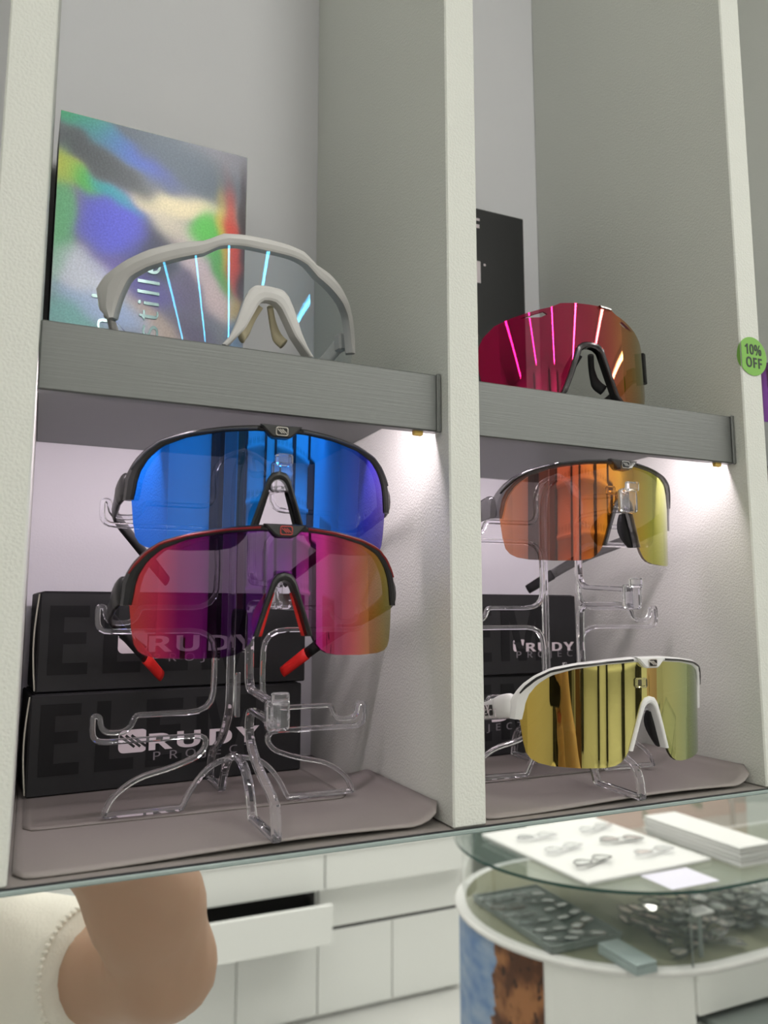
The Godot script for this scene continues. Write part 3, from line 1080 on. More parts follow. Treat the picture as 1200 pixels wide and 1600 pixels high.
func rudy(called_label: String, at: Vector3, turn: Vector3, look: Dictionary) -> void:
	var R := RUDY_R
	var o := thing("shield_sunglasses", V(at.x, at.y, at.z), called_label, "sunglasses", "shield sunglasses on display")
	o.rotation_order = EULER_ORDER_YXZ
	o.rotation_degrees = turn
	var top := both([Vector2(0, 0.0008), Vector2(0.0084, 0.0006), Vector2(0.024, -0.0006), Vector2(0.0411, -0.0032), Vector2(0.0536, -0.0065), Vector2(0.0615, -0.0115), Vector2(0.0665, -0.0165), Vector2(0.069, -0.0215), Vector2(0.0703, -0.0280)])
	var bottom := both([Vector2(0, -0.0200), Vector2(0.0032, -0.0208), Vector2(0.0050, -0.0228), Vector2(0.0085, -0.0335), Vector2(0.0128, -0.0460), Vector2(0.0146, -0.0492), Vector2(0.0172, -0.0520), Vector2(0.0205, -0.0538), Vector2(0.026, -0.0548), Vector2(0.0397, -0.0552), Vector2(0.0540, -0.0548), Vector2(0.0605, -0.0537), Vector2(0.0642, -0.0520), Vector2(0.0668, -0.0490), Vector2(0.0685, -0.0430), Vector2(0.0703, -0.0315)])
	shield(R, top, bottom, look.tint, [], look.coat, look.glass, o, look.lens)
	# brow frame
	var n := 60
	var up := resample(both([Vector2(0, 0.0019), Vector2(0.012, 0.0017), Vector2(0.024, 0.0006), Vector2(0.0411, -0.0017), Vector2(0.0536, -0.0045), Vector2(0.0625, -0.0088), Vector2(0.069, -0.0137), Vector2(0.0725, -0.0180), Vector2(0.0752, -0.0222), Vector2(0.0757, -0.0322)]), n)
	var low := resample(both([Vector2(0, -0.0007), Vector2(0.012, -0.0009), Vector2(0.0261, -0.0021), Vector2(0.0420, -0.0047), Vector2(0.0538, -0.0084), Vector2(0.0610, -0.0135), Vector2(0.0655, -0.0192), Vector2(0.0672, -0.0240), Vector2(0.0678, -0.0275), Vector2(0.0690, -0.0322)]), n)
	var st := ST(true)
	band(st, R, low, up, -0.0034, 0.0009, 0.0007)
	var frame := part("brow_frame", st, look.frame, o)
	# coloured line inlaid along the brow
	for s in [-1.0, 1.0]:
		var a := resample([Vector2(s * 0.0105, 0.0010), Vector2(s * 0.024, -0.0001), Vector2(s * 0.0411, -0.0024), Vector2(s * 0.0536, -0.0054), Vector2(s * 0.0618, -0.0098), Vector2(s * 0.0675, -0.0146), Vector2(s * 0.0700, -0.0180)], 26)
		var b := resample([Vector2(s * 0.0105, -0.0002), Vector2(s * 0.024, -0.0012), Vector2(s * 0.0411, -0.0036), Vector2(s * 0.0536, -0.0068), Vector2(s * 0.0610, -0.0111), Vector2(s * 0.0663, -0.0157), Vector2(s * 0.0693, -0.0186)], 26)
		if s < 0:
			a.reverse()
			b.reverse()
		st = ST(true)
		band(st, R, b, a, 0.0006, 0.0018, 0.0003)
		part("brow_line", st, look.line, frame)
	# badge in the middle of the brow
	var bp := PackedVector2Array([Vector2(-0.0094, 0.0020), Vector2(-0.0082, 0.0006), Vector2(-0.0048, -0.0030), Vector2(-0.0034, -0.0037), Vector2(0.0034, -0.0037), Vector2(0.0048, -0.0030), Vector2(0.0082, 0.0006), Vector2(0.0094, 0.0020)])
	st = ST()
	plate(st, bp, -0.0030, 0.0034, 0.0007, func(p: Vector2, w: float) -> Vector3: return P(R, p.x, p.y, w))
	var badge := part("badge_block", st, look.frame, o)
	emblem(badge, Vector2(0.0056, 0.0040), 0.00025, look.badge, look.badge_line, Vector3(0, -0.0009, 0.0034), 3)
	st = ST()
	plate(st, round_rect(0.0048, 0.0032, 0.0008), 0, 0.00012, 0.0, func(p: Vector2, w: float) -> Vector3: return Vector3(p.x, p.y - 0.0009, 0.00366 + w))
	part("badge_face", st, look.badge_face, badge)
	for k in 3:
		st = ST()
		bevel_box(st, Vector3((k - 1) * 0.00105, -0.0009, 0.00385), Vector3(0.0028, 0.00034, 0.0002), 0.0, Basis(Vector3.BACK, -0.72))
		part("badge_stripe", st, look.badge, badge)
	# nose bridge: an inverted V along the notch, with two soft pads behind it
	var no := resample(both([Vector2(0, -0.0186), Vector2(0.0034, -0.0195), Vector2(0.0053, -0.0222), Vector2(0.0090, -0.0335), Vector2(0.0131, -0.0462)]), 40)
	var ni := resample(both([Vector2(0, -0.0222), Vector2(0.0020, -0.0228), Vector2(0.0035, -0.0249), Vector2(0.0070, -0.0343), Vector2(0.0108, -0.0464)]), 40)
	st = ST(true)
	band(st, R, ni, no, -0.0048, 0.0012, 0.0003)
	part("nose_bridge", st, look.nose, o)
	for s in [-1.0, 1.0]:
		st = ST(true)
		var rings := []
		for k in 9:
			var t := k / 8.0
			var c := Vector3(s * lerpf(0.0046, 0.0100, t), lerpf(-0.0275, -0.0462, t), -0.0035)
			var deep := 0.0095 * sin(PI * clampf(0.12 + 0.80 * t, 0, 1)) + 0.001
			var ring := []
			for q in [[0.0011, 0.0], [0.0006, -deep], [-0.0008, -deep], [-0.0013, 0.0]]:
				ring.append(c + Vector3(s * q[0] + s * q[1] * -0.25, 0, q[1]))
			if s < 0:
				ring.reverse()
			rings.append(ring)
		loft(st, rings)
		part("nose_pad", st, look.pad, o)
		# hinge block and temple
		st = ST(true)
		sweep(st, smooth_path([P(R, s * 0.0735, -0.0252, -0.0030), Vector3(s * 0.0648, -0.0258, -0.0345), Vector3(s * 0.0660, -0.0270, -0.0395), Vector3(s * 0.0668, -0.0286, -0.0440)], 4), [Vector2(0.0012, 0.0050), Vector2(0.0015, 0.0056), Vector2(0.0018, 0.0062), Vector2(0.0020, 0.0064), Vector2(0.0020, 0.0064), Vector2(0.0021, 0.0063), Vector2(0.0021, 0.0063), Vector2(0.0022, 0.0062), Vector2(0.0022, 0.0061), Vector2(0.0022, 0.0060), Vector2(0.0021, 0.0058), Vector2(0.0021, 0.0057), Vector2(0.0020, 0.0056)], 12)
		part("hinge", st, look.hinge, o)
		var arm := temple(o, s, [Vector3(0.0666, -0.0280, -0.0425), Vector3(0.0673, -0.0315, -0.0550), Vector3(0.0668, -0.0368, -0.0770), Vector3(0.0550, -0.0485, -0.1090), Vector3(0.0355, -0.0690, -0.1390)], [Vector2(0.0020, 0.0056), Vector2(0.0017, 0.0046), Vector2(0.0015, 0.0036), Vector2(0.0016, 0.0036), Vector2(0.0014, 0.0030)], look.temple, look.tip, 0.84)
		for k in 5:
			st = ST()
			var c := Vector3(s * lerpf(0.0440, 0.0375, k / 5.0), lerpf(-0.0590, -0.0665, k / 5.0), lerpf(-0.1250, -0.1355, k / 5.0))
			bevel_box(st, c + Vector3(s * 0.0013, 0.0, 0.001), Vector3(0.0012, 0.0050, 0.0009), 0.0003, Basis(Vector3.RIGHT, 0.5))
			part("grip_rib", st, look.tip, arm)
		if look.has("plaque") and s < 0:
			st = ST()
			bevel_box(st, Vector3(s * 0.0692, -0.0318, -0.0560), Vector3(0.0009, 0.0056, 0.0235), 0.0003, Basis(Vector3.RIGHT, -0.2))
			var pl := part("temple_plaque", st, M.black_gloss, arm, "black name plaque")
			var t := lettering("RUDY", 0.0036, 0.0002, M.print_white, pl, "lettering", 700, 1.2)
			t.position = Vector3(s * 0.0698, -0.0312, -0.0560)
			t.rotation = Vector3(0.0, -PI / 2, 0.2)
			t = lettering("PROJECT", 0.0014, 0.0002, M.print_white, pl, "small_lettering", 500, 1.2, 8)
			t.position = Vector3(s * 0.0698, -0.0336, -0.0556)
			t.rotation = Vector3(0.0, -PI / 2, 0.2)


func rudy_glasses() -> void:
	var c := func(r: float, g: float, b: float) -> Color: return Color(r, g, b)
	var coat := mirror_coat()
	var base := {"coat": coat, "frame": M.black_satin, "hinge": M.black_satin, "temple": M.black_satin, "tip": M.rubber, "nose": M.black_satin, "pad": M.rubber, "line": M.grey_line, "badge": M.badge_silver, "badge_line": M.black_gloss, "badge_face": M.black_gloss}
	var blue := base.duplicate()
	blue.merge({"lens": "blue mirrored lens", "glass": dark_glass(Color(0.36, 0.42, 0.52)), "tint": [[-0.070, c.call(0.016, 0.20, 1.0), 0.88], [-0.04, c.call(0.010, 0.21, 0.95), 0.82], [0.0, c.call(0.008, 0.25, 0.95), 0.82], [0.03, c.call(0.008, 0.17, 0.98), 0.88], [0.05, c.call(0.05, 0.05, 0.70), 0.82], [0.07, c.call(0.13, 0.06, 0.55), 0.80]]}, true)
	rudy("black shield sunglasses with a blue mirrored lens, top of the left stand", Vector3(0.1016, 0.1822, -0.0018), Vector3(2.3, -3.83, -0.23), blue)
	var purple := base.duplicate()
	purple.merge({"lens": "purple to orange mirrored lens", "glass": dark_glass(Color(0.44, 0.38, 0.46)), "line": M.red_line, "tip": M.red_rubber, "pad": M.red_rubber, "badge": M.badge_red, "tint": [[-0.070, c.call(0.85, 0.10, 0.08), 0.72], [-0.056, c.call(0.75, 0.05, 0.12), 0.68], [-0.045, c.call(0.28, 0.01, 0.14), 0.6], [-0.02, c.call(0.12, 0.012, 0.24), 0.6], [0.0, c.call(0.16, 0.012, 0.26), 0.6], [0.018, c.call(0.60, 0.04, 0.28), 0.66], [0.035, c.call(0.80, 0.14, 0.16), 0.72], [0.048, c.call(0.75, 0.30, 0.06), 0.72], [0.06, c.call(0.60, 0.42, 0.05), 0.72], [0.07, c.call(0.42, 0.40, 0.05), 0.72]]}, true)
	rudy("black shield sunglasses with red tips and a purple lens, below the blue pair", Vector3(0.1021, 0.1366, 0.0052), Vector3(-1.35, -2.49, 0.13), purple)
	var orange := base.duplicate()
	orange.merge({"lens": "orange to yellow mirrored lens", "glass": dark_glass(Color(0.52, 0.48, 0.44)), "frame": M.crystal, "hinge": M.crystal, "temple": M.crystal, "line": M.crystal_line, "nose": M.crystal, "badge": M.chrome, "tint": [[-0.070, c.call(0.75, 0.22, 0.06), 0.62], [-0.05, c.call(0.55, 0.10, 0.05), 0.6], [-0.03, c.call(0.75, 0.12, 0.04), 0.7], [-0.01, c.call(0.85, 0.30, 0.03), 0.76], [0.008, c.call(0.85, 0.48, 0.04), 0.8], [0.025, c.call(0.62, 0.60, 0.06), 0.82], [0.045, c.call(0.66, 0.72, 0.14), 0.82], [0.07, c.call(0.55, 0.62, 0.18), 0.8]]}, true)
	rudy("clear grey framed shield sunglasses with an orange lens, top of the right stand", Vector3(0.2996, 0.1828, -0.0033), Vector3(1.34, 0.61, -0.7), orange)
	var gold := base.duplicate()
	gold.merge({"lens": "gold mirrored lens", "glass": dark_glass(Color(0.4, 0.4, 0.32)), "frame": M.white_frame, "hinge": M.white_frame, "temple": M.white_frame, "tip": M.white_frame, "nose": M.white_frame, "line": M.black_gloss, "badge": M.black_gloss, "badge_line": M.white_frame, "badge_face": M.black_gloss, "plaque": true, "tint": [[-0.070, c.call(0.58, 0.40, 0.09), 0.97], [-0.03, c.call(0.66, 0.58, 0.20), 0.97], [0.01, c.call(0.66, 0.62, 0.24), 0.97], [0.03, c.call(0.50, 0.55, 0.24), 0.97], [0.05, c.call(0.30, 0.42, 0.20), 0.97], [0.07, c.call(0.24, 0.36, 0.20), 0.97]]}, true)
	gold.badge = M.badge_silver
	rudy("white framed shield sunglasses with a gold mirrored lens on the right stand", Vector3(0.3032, 0.0751, 0.0074), Vector3(2.48, -1.33, 0.06), gold)


func shelf_glasses() -> void:
	var c := func(r: float, g: float, b: float) -> Color: return Color(r, g, b)
	# white frame, clear lens, temples folded behind it
	var R := 0.0843
	var o := thing("shield_sunglasses", V(0.097, 0.2772, -0.0135), "white framed shield glasses with a clear lens in front of the holographic box", "sunglasses", "shield sunglasses on display")
	o.rotation_order = EULER_ORDER_YXZ
	o.rotation_degrees = Vector3(0.3, 10.0, 3.7)
	var top := both([Vector2(0, -0.0025), Vector2(0.0133, -0.0022), Vector2(0.0193, -0.0027), Vector2(0.0238, -0.004), Vector2(0.031, -0.008), Vector2(0.0425, -0.0105), Vector2(0.0565, -0.014), Vector2(0.0646, -0.0175), Vector2(0.0690, -0.0225), Vector2(0.0725, -0.030), Vector2(0.0745, -0.0371)])
	var bottom := both([Vector2(0, -0.0235), Vector2(0.0065, -0.0240), Vector2(0.0095, -0.0262), Vector2(0.0125, -0.0310), Vector2(0.0180, -0.0460), Vector2(0.0225, -0.0525), Vector2(0.0285, -0.0550), Vector2(0.045, -0.0552), Vector2(0.058, -0.0525), Vector2(0.0665, -0.0475), Vector2(0.0745, -0.0385)])
	var coat := mirror_coat()
	shield(R, top, bottom, [[-0.075, c.call(0.08, 0.50, 0.95), 0.09], [0.075, c.call(0.08, 0.50, 0.95), 0.09]], [], coat, dark_glass(Color(0.95, 0.96, 0.96)), o, "clear lens with a faint blue coating")
	var up := resample(both([Vector2(0, 0.0009), Vector2(0.0116, 0.0009), Vector2(0.0215, 0.0002), Vector2(0.0301, -0.0040), Vector2(0.0423, -0.0052), Vector2(0.0564, -0.0082), Vector2(0.0676, -0.0122), Vector2(0.0780, -0.0175), Vector2(0.0830, -0.0225), Vector2(0.0815, -0.0330), Vector2(0.0765, -0.0385)]), 60)
	var low := resample(both([Vector2(0, -0.0048), Vector2(0.0133, -0.0045), Vector2(0.0193, -0.005), Vector2(0.0238, -0.006), Vector2(0.031, -0.0100), Vector2(0.0425, -0.0125), Vector2(0.0565, -0.0160), Vector2(0.0646, -0.0195), Vector2(0.0672, -0.0225), Vector2(0.0712, -0.030), Vector2(0.0741, -0.0380)]), 60)
	var st := ST(true)
	band(st, R, low, up, -0.0036, 0.0010, 0.0006)
	part("brow_frame", st, M.grey_white_frame, o)
	var no := resample(both([Vector2(0, -0.0226), Vector2(0.0070, -0.0230), Vector2(0.0100, -0.0252), Vector2(0.0130, -0.0310), Vector2(0.0172, -0.0425), Vector2(0.0205, -0.0490), Vector2(0.0240, -0.0530)]), 44)
	var ni := resample(both([Vector2(0, -0.0294), Vector2(0.0030, -0.0298), Vector2(0.0058, -0.0320), Vector2(0.0086, -0.0370), Vector2(0.0128, -0.0445), Vector2(0.0180, -0.0500), Vector2(0.0216, -0.0536)]), 44)
	st = ST(true)
	band(st, R, ni, no, -0.0040, 0.0014, 0.0003)
	part("nose_bridge", st, M.grey_white_frame, o)
	for s in [-1.0, 1.0]:
		st = ST(true)
		sweep(st, smooth_path([Vector3(s * 0.0030, -0.0300, -0.006), Vector3(s * 0.0062, -0.0365, -0.010), Vector3(s * 0.0090, -0.0430, -0.011), Vector3(s * 0.0112, -0.0465, -0.009)], 5), [Vector2(0.0016, 0.0028)], 10)
		part("nose_pad", st, M.cream_rubber, o)
		folded_arm(o, s, R, 0.0790, -0.030, M.grey_white_frame, M.grey_white_frame, -0.047 if s < 0 else -0.049)
	# frameless red lens, dark temples folded behind it, vents near the top edge
	red_shield("frameless red mirrored shield sunglasses on the right metal shelf", Vector3(0.2914, 0.2776, -0.0170), Vector3(0.43, -2.2, 2.0), [[-0.068, c.call(0.62, 0.01, 0.10), 0.62], [-0.03, c.call(0.55, 0.01, 0.10), 0.58], [0.0, c.call(0.60, 0.03, 0.09), 0.6], [0.016, c.call(0.68, 0.14, 0.08), 0.66], [0.03, c.call(0.66, 0.28, 0.06), 0.72], [0.05, c.call(0.45, 0.36, 0.06), 0.75], [0.068, c.call(0.25, 0.32, 0.08), 0.75]], "red mirrored lens")
	red_shield("dark purple mirrored shield sunglasses at the right edge, past the green sticker", Vector3(0.4990, 0.2776, -0.0250), Vector3(0.4, 2.0, 0.5), [[-0.068, c.call(0.16, 0.05, 0.30), 0.7], [0.068, c.call(0.16, 0.05, 0.30), 0.7]], "purple mirrored lens")


func folded_arm(o: Node3D, s: float, R: float, hs: float, hy: float, mat_: Material, tip: Material, tip_y: float) -> void:
	var h := P(R, s * hs, hy, -0.004)
	var st := ST()
	bevel_box(st, h + Vector3(-s * 0.001, 0.0, -0.003), Vector3(0.005, 0.010, 0.007), 0.001)
	part("hinge", st, mat_, o)
	var behind := -0.052 - (0.004 if s > 0 else 0.0)
	temple(o, 1.0, [h + Vector3(-s * 0.001, -0.001, -0.005), Vector3(s * 0.052, (hy + tip_y) / 2 - 0.006, behind - 0.003), Vector3(s * 0.020, tip_y, behind), Vector3(-s * 0.020, tip_y - 0.001, behind), Vector3(-s * 0.045, tip_y - 0.003, behind + 0.004)], [Vector2(0.0018, 0.0045), Vector2(0.0016, 0.0040), Vector2(0.0015, 0.0034), Vector2(0.0015, 0.0030), Vector2(0.0014, 0.0028)], mat_, tip, 0.7)


func red_shield(label: String, at: Vector3, turn: Vector3, tint: Array, lens_label: String) -> void:
	var R := 0.0845
	var o := thing("shield_sunglasses", V(at.x, at.y, at.z), label, "sunglasses", "shield sunglasses on display")
	o.rotation_order = EULER_ORDER_YXZ
	o.rotation_degrees = turn
	var top := both([Vector2(0, 0.0022), Vector2(0.0100, 0.0021), Vector2(0.0180, 0.0016), Vector2(0.0235, -0.0008), Vector2(0.0318, -0.0026), Vector2(0.0467, -0.0066), Vector2(0.0571, -0.0105), Vector2(0.0640, -0.0165), Vector2(0.0680, -0.0240)])
	var bottom := both([Vector2(0, -0.0217), Vector2(0.0050, -0.0222), Vector2(0.0082, -0.0240), Vector2(0.0146, -0.0402), Vector2(0.0194, -0.0508), Vector2(0.0230, -0.0530), Vector2(0.0330, -0.0545), Vector2(0.0500, -0.0530), Vector2(0.0600, -0.0490), Vector2(0.0660, -0.0430), Vector2(0.0680, -0.0330)])
	var vents := []
	for s in [-1.0, 1.0]:
		var v := [Vector2(0.0262, -0.0052), Vector2(0.0300, -0.0068), Vector2(0.0416, -0.0072), Vector2(0.0285, -0.0036)]
		if s < 0:
			v = [Vector2(-0.0416, -0.0072), Vector2(-0.0300, -0.0070), Vector2(-0.0262, -0.0052), Vector2(-0.0285, -0.0036)]
		vents.append(v)
	shield(R, top, bottom, tint, vents, mirror_coat(), dark_glass(Color(0.62, 0.34, 0.40)), o, lens_label)
	var no := resample(both([Vector2(0, -0.0206), Vector2(0.0054, -0.0212), Vector2(0.0090, -0.0236), Vector2(0.0153, -0.0400), Vector2(0.0202, -0.0508), Vector2(0.0235, -0.0535)]), 44)
	var ni := resample(both([Vector2(0, -0.0240), Vector2(0.0038, -0.0246), Vector2(0.0066, -0.0266), Vector2(0.0125, -0.0412), Vector2(0.0172, -0.0516), Vector2(0.0212, -0.0548)]), 44)
	var st := ST(true)
	band(st, R, ni, no, -0.0034, 0.0012, 0.0003)
	part("nose_bridge", st, M.dark_chrome, o)
	for s in [-1.0, 1.0]:
		st = ST(true)
		sweep(st, smooth_path([Vector3(s * 0.0046, -0.0265, -0.006), Vector3(s * 0.0078, -0.0340, -0.010), Vector3(s * 0.0112, -0.0420, -0.011), Vector3(s * 0.0140, -0.0465, -0.008)], 5), [Vector2(0.0018, 0.0032)], 10)
		part("nose_pad", st, M.rubber, o)
		st = ST()
		var tp := PackedVector2Array([Vector2(s * 0.0085, 0.0026), Vector2(s * 0.0170, 0.0022), Vector2(s * 0.0185, 0.0010), Vector2(s * 0.0095, 0.0012)])
		plate(st, tp, -0.0026, 0.0010, 0.0002, func(p: Vector2, w: float) -> Vector3: return P(R, p.x, p.y, w))
		if s > 0:
			part("top_clip", st, M.chrome, o, "small silver clip")
		st = ST(true)
		band(st, R, resample([Vector2(s * 0.0665, -0.0140), Vector2(s * 0.0680, -0.0260), Vector2(s * 0.0690, -0.0330)] if s > 0 else [Vector2(s * 0.0690, -0.0330), Vector2(s * 0.0680, -0.0260), Vector2(s * 0.0665, -0.0140)], 10), resample([Vector2(s * 0.0710, -0.0150), Vector2(s * 0.0745, -0.0260), Vector2(s * 0.0730, -0.0335)] if s > 0 else [Vector2(s * 0.0730, -0.0335), Vector2(s * 0.0745, -0.0260), Vector2(s * 0.0710, -0.0150)], 10), -0.0044, 0.0012, 0.0006)
		part("end_piece", st, M.black_gloss, o)
		folded_arm(o, s, R, 0.0735, -0.026, M.black_gloss, M.rubber, -0.0440 if s < 0 else -0.0460)


func sticker() -> void:
	var o := thing("price_sticker", V(0.4042, 0.2586, 0.0), "round green 10% OFF sticker on the right divider", "sticker")
	# a paper disc folded round the left edge of the panel
	var fold := 0.3945 - 0.4042
	var r := 0.0124
	var bend := func(p: Vector2, w: float) -> Vector3:
		if p.x >= fold:
			return Vector3(p.x, p.y, 0.0002 + w)
		return Vector3(fold - 0.0002 - w, p.y, -(fold - p.x))
	var st := ST()
	var n := 40
	for i in n:
		var x0 := lerpf(-r, r, float(i) / n)
		var x1 := lerpf(-r, r, float(i + 1) / n)
		if x0 < fold and x1 > fold:
			x1 = fold
		var h0 := sqrt(maxf(r * r - x0 * x0, 0))
		var h1 := sqrt(maxf(r * r - x1 * x1, 0))
		for w in [0.0002, 0.0]:
			var q := [bend.call(Vector2(x0, -h0), w), bend.call(Vector2(x1, -h1), w), bend.call(Vector2(x1, h1), w), bend.call(Vector2(x0, h0), w)]
			if w == 0.0:
				q.reverse()
			quad(st, q[0], q[1], q[2], q[3])
	part("paper_disc", st, M.sticker, o)
	var t := lettering("10%", 0.0066, 0.0002, M.sticker_ink, o, "lettering", 900, 0.82)
	t.position = Vector3(0.0008, 0.0042, 0.0005)
	t = lettering("OFF", 0.0066, 0.0002, M.sticker_ink, o, "lettering", 900, 0.86)
	t.position = Vector3(0.0010, -0.0042, 0.0005)


# ------------------------------------------------------------------ the shop behind the camera, seen in the mirror and in the lenses
func drawer_cabinets() -> void:
	var z := 2.865
	var units := [[-0.201, "white drawer cabinet nearest the photographer's back"], [0.472, "white drawer cabinet with its middle drawer pulled open"], [1.145, "white closed drawer cabinet beside the glass counter"]]
	var w := 0.673
	for i in 3:
		var x: float = units[i][0]
		var o := thing("drawer_cabinet", Vector3(x, 0, z), units[i][1], "cabinet", "white drawer cabinets")
		var top := Y0 - 0.883
		var mid := Y0 - 1.020
		var low := Y0 - 1.199
		put_box("cabinet_body", Vector3(0.001, 0.05, 0.006), Vector3(w - 0.001, top, 0.42), M.dark_gap if false else M.cabinet_white, o, 0.001)
		put_box("plinth", Vector3(0.001, 0.0, 0.02), Vector3(w - 0.001, 0.05, 0.4), M.cabinet_white, o, 0.0)
		put_box("handle_recess", Vector3(0.002, low - 0.014, 0.002), Vector3(w - 0.002, low + 0.002, 0.0062), M.dark_gap, o, 0.0)
		put_box("upper_drawer", Vector3(0.003, mid, -0.085), Vector3(w - 0.003, top, 0.0058), M.cabinet_white, o, 0.0015)
		if i == 1:
			put_box("opening_shade_panel", Vector3(0.012, low + 0.004, 0.001), Vector3(w - 0.012, mid - 0.003, 0.0061), M.dark_gap, o, 0.0)  # dark sheet painted for the shade inside the drawer cavity
			var d := put_box("open_drawer", Vector3(-0.012, Y0 - 1.189, -0.185), Vector3(w - 0.003, Y0 - 1.043, -0.167), M.cabinet_white, o, 0.0015)
			put_box("drawer_side", Vector3(w - 0.045, Y0 - 1.180, -0.1668), Vector3(w - 0.033, Y0 - 1.075, 0.0), M.specs_metal, d, 0.001)
			put_box("drawer_side", Vector3(0.033, Y0 - 1.180, -0.1668), Vector3(0.045, Y0 - 1.075, 0.0), M.specs_metal, d, 0.001)
			put_box("drawer_bottom", Vector3(0.033, Y0 - 1.186, -0.1668), Vector3(w - 0.033, Y0 - 1.180, 0.0), M.dark_gap, d, 0.0)
		else:
			put_box("middle_drawer", Vector3(0.003, low, -0.006), Vector3(w - 0.003, mid - 0.003, 0.0058), M.cabinet_white, o, 0.0015)
		for k in 2:
			put_box("cabinet_door", Vector3(0.003 + k * w / 2, 0.022, -0.006), Vector3(-0.003 + (k + 1) * w / 2, low - 0.014, 0.0058), M.cabinet_white, o, 0.0015)
	var t := thing("worktop", Vector3(0, Y0 - 0.883, z), "long white worktop over the drawer cabinets", "worktop")
	put_box("worktop_slab", Vector3(-0.201, 0.0004, -0.092), Vector3(1.828, 0.03, 0.43), M.cabinet_white, t, 0.003)


func stadium(x0: float, zc: float, r: float, x1: float, n := 28) -> PackedVector2Array:
	# plan outline (x, z), left end round, right end square; counter-clockwise with z towards the reader
	var out := PackedVector2Array()
	for k in n + 1:
		var a := PI / 2 + PI * k / n
		out.append(Vector2(x0 + r + r * cos(a), zc + r * sin(a)))
	out.append(Vector2(x1, zc - r))
	out.append(Vector2(x1, zc + r))
	return out


func slab(st: SurfaceTool, poly: PackedVector2Array, y0: float, y1: float, soft: float) -> void:
	# poly in plan (x, z)
	plate(st, poly, y0, y1, soft, func(p: Vector2, w: float) -> Vector3: return Vector3(p.x, w, -p.y))


const CX := 1.03
const CZ := 1.4
const CR := 0.4
const BASE := -0.663
const GLASS := -0.5


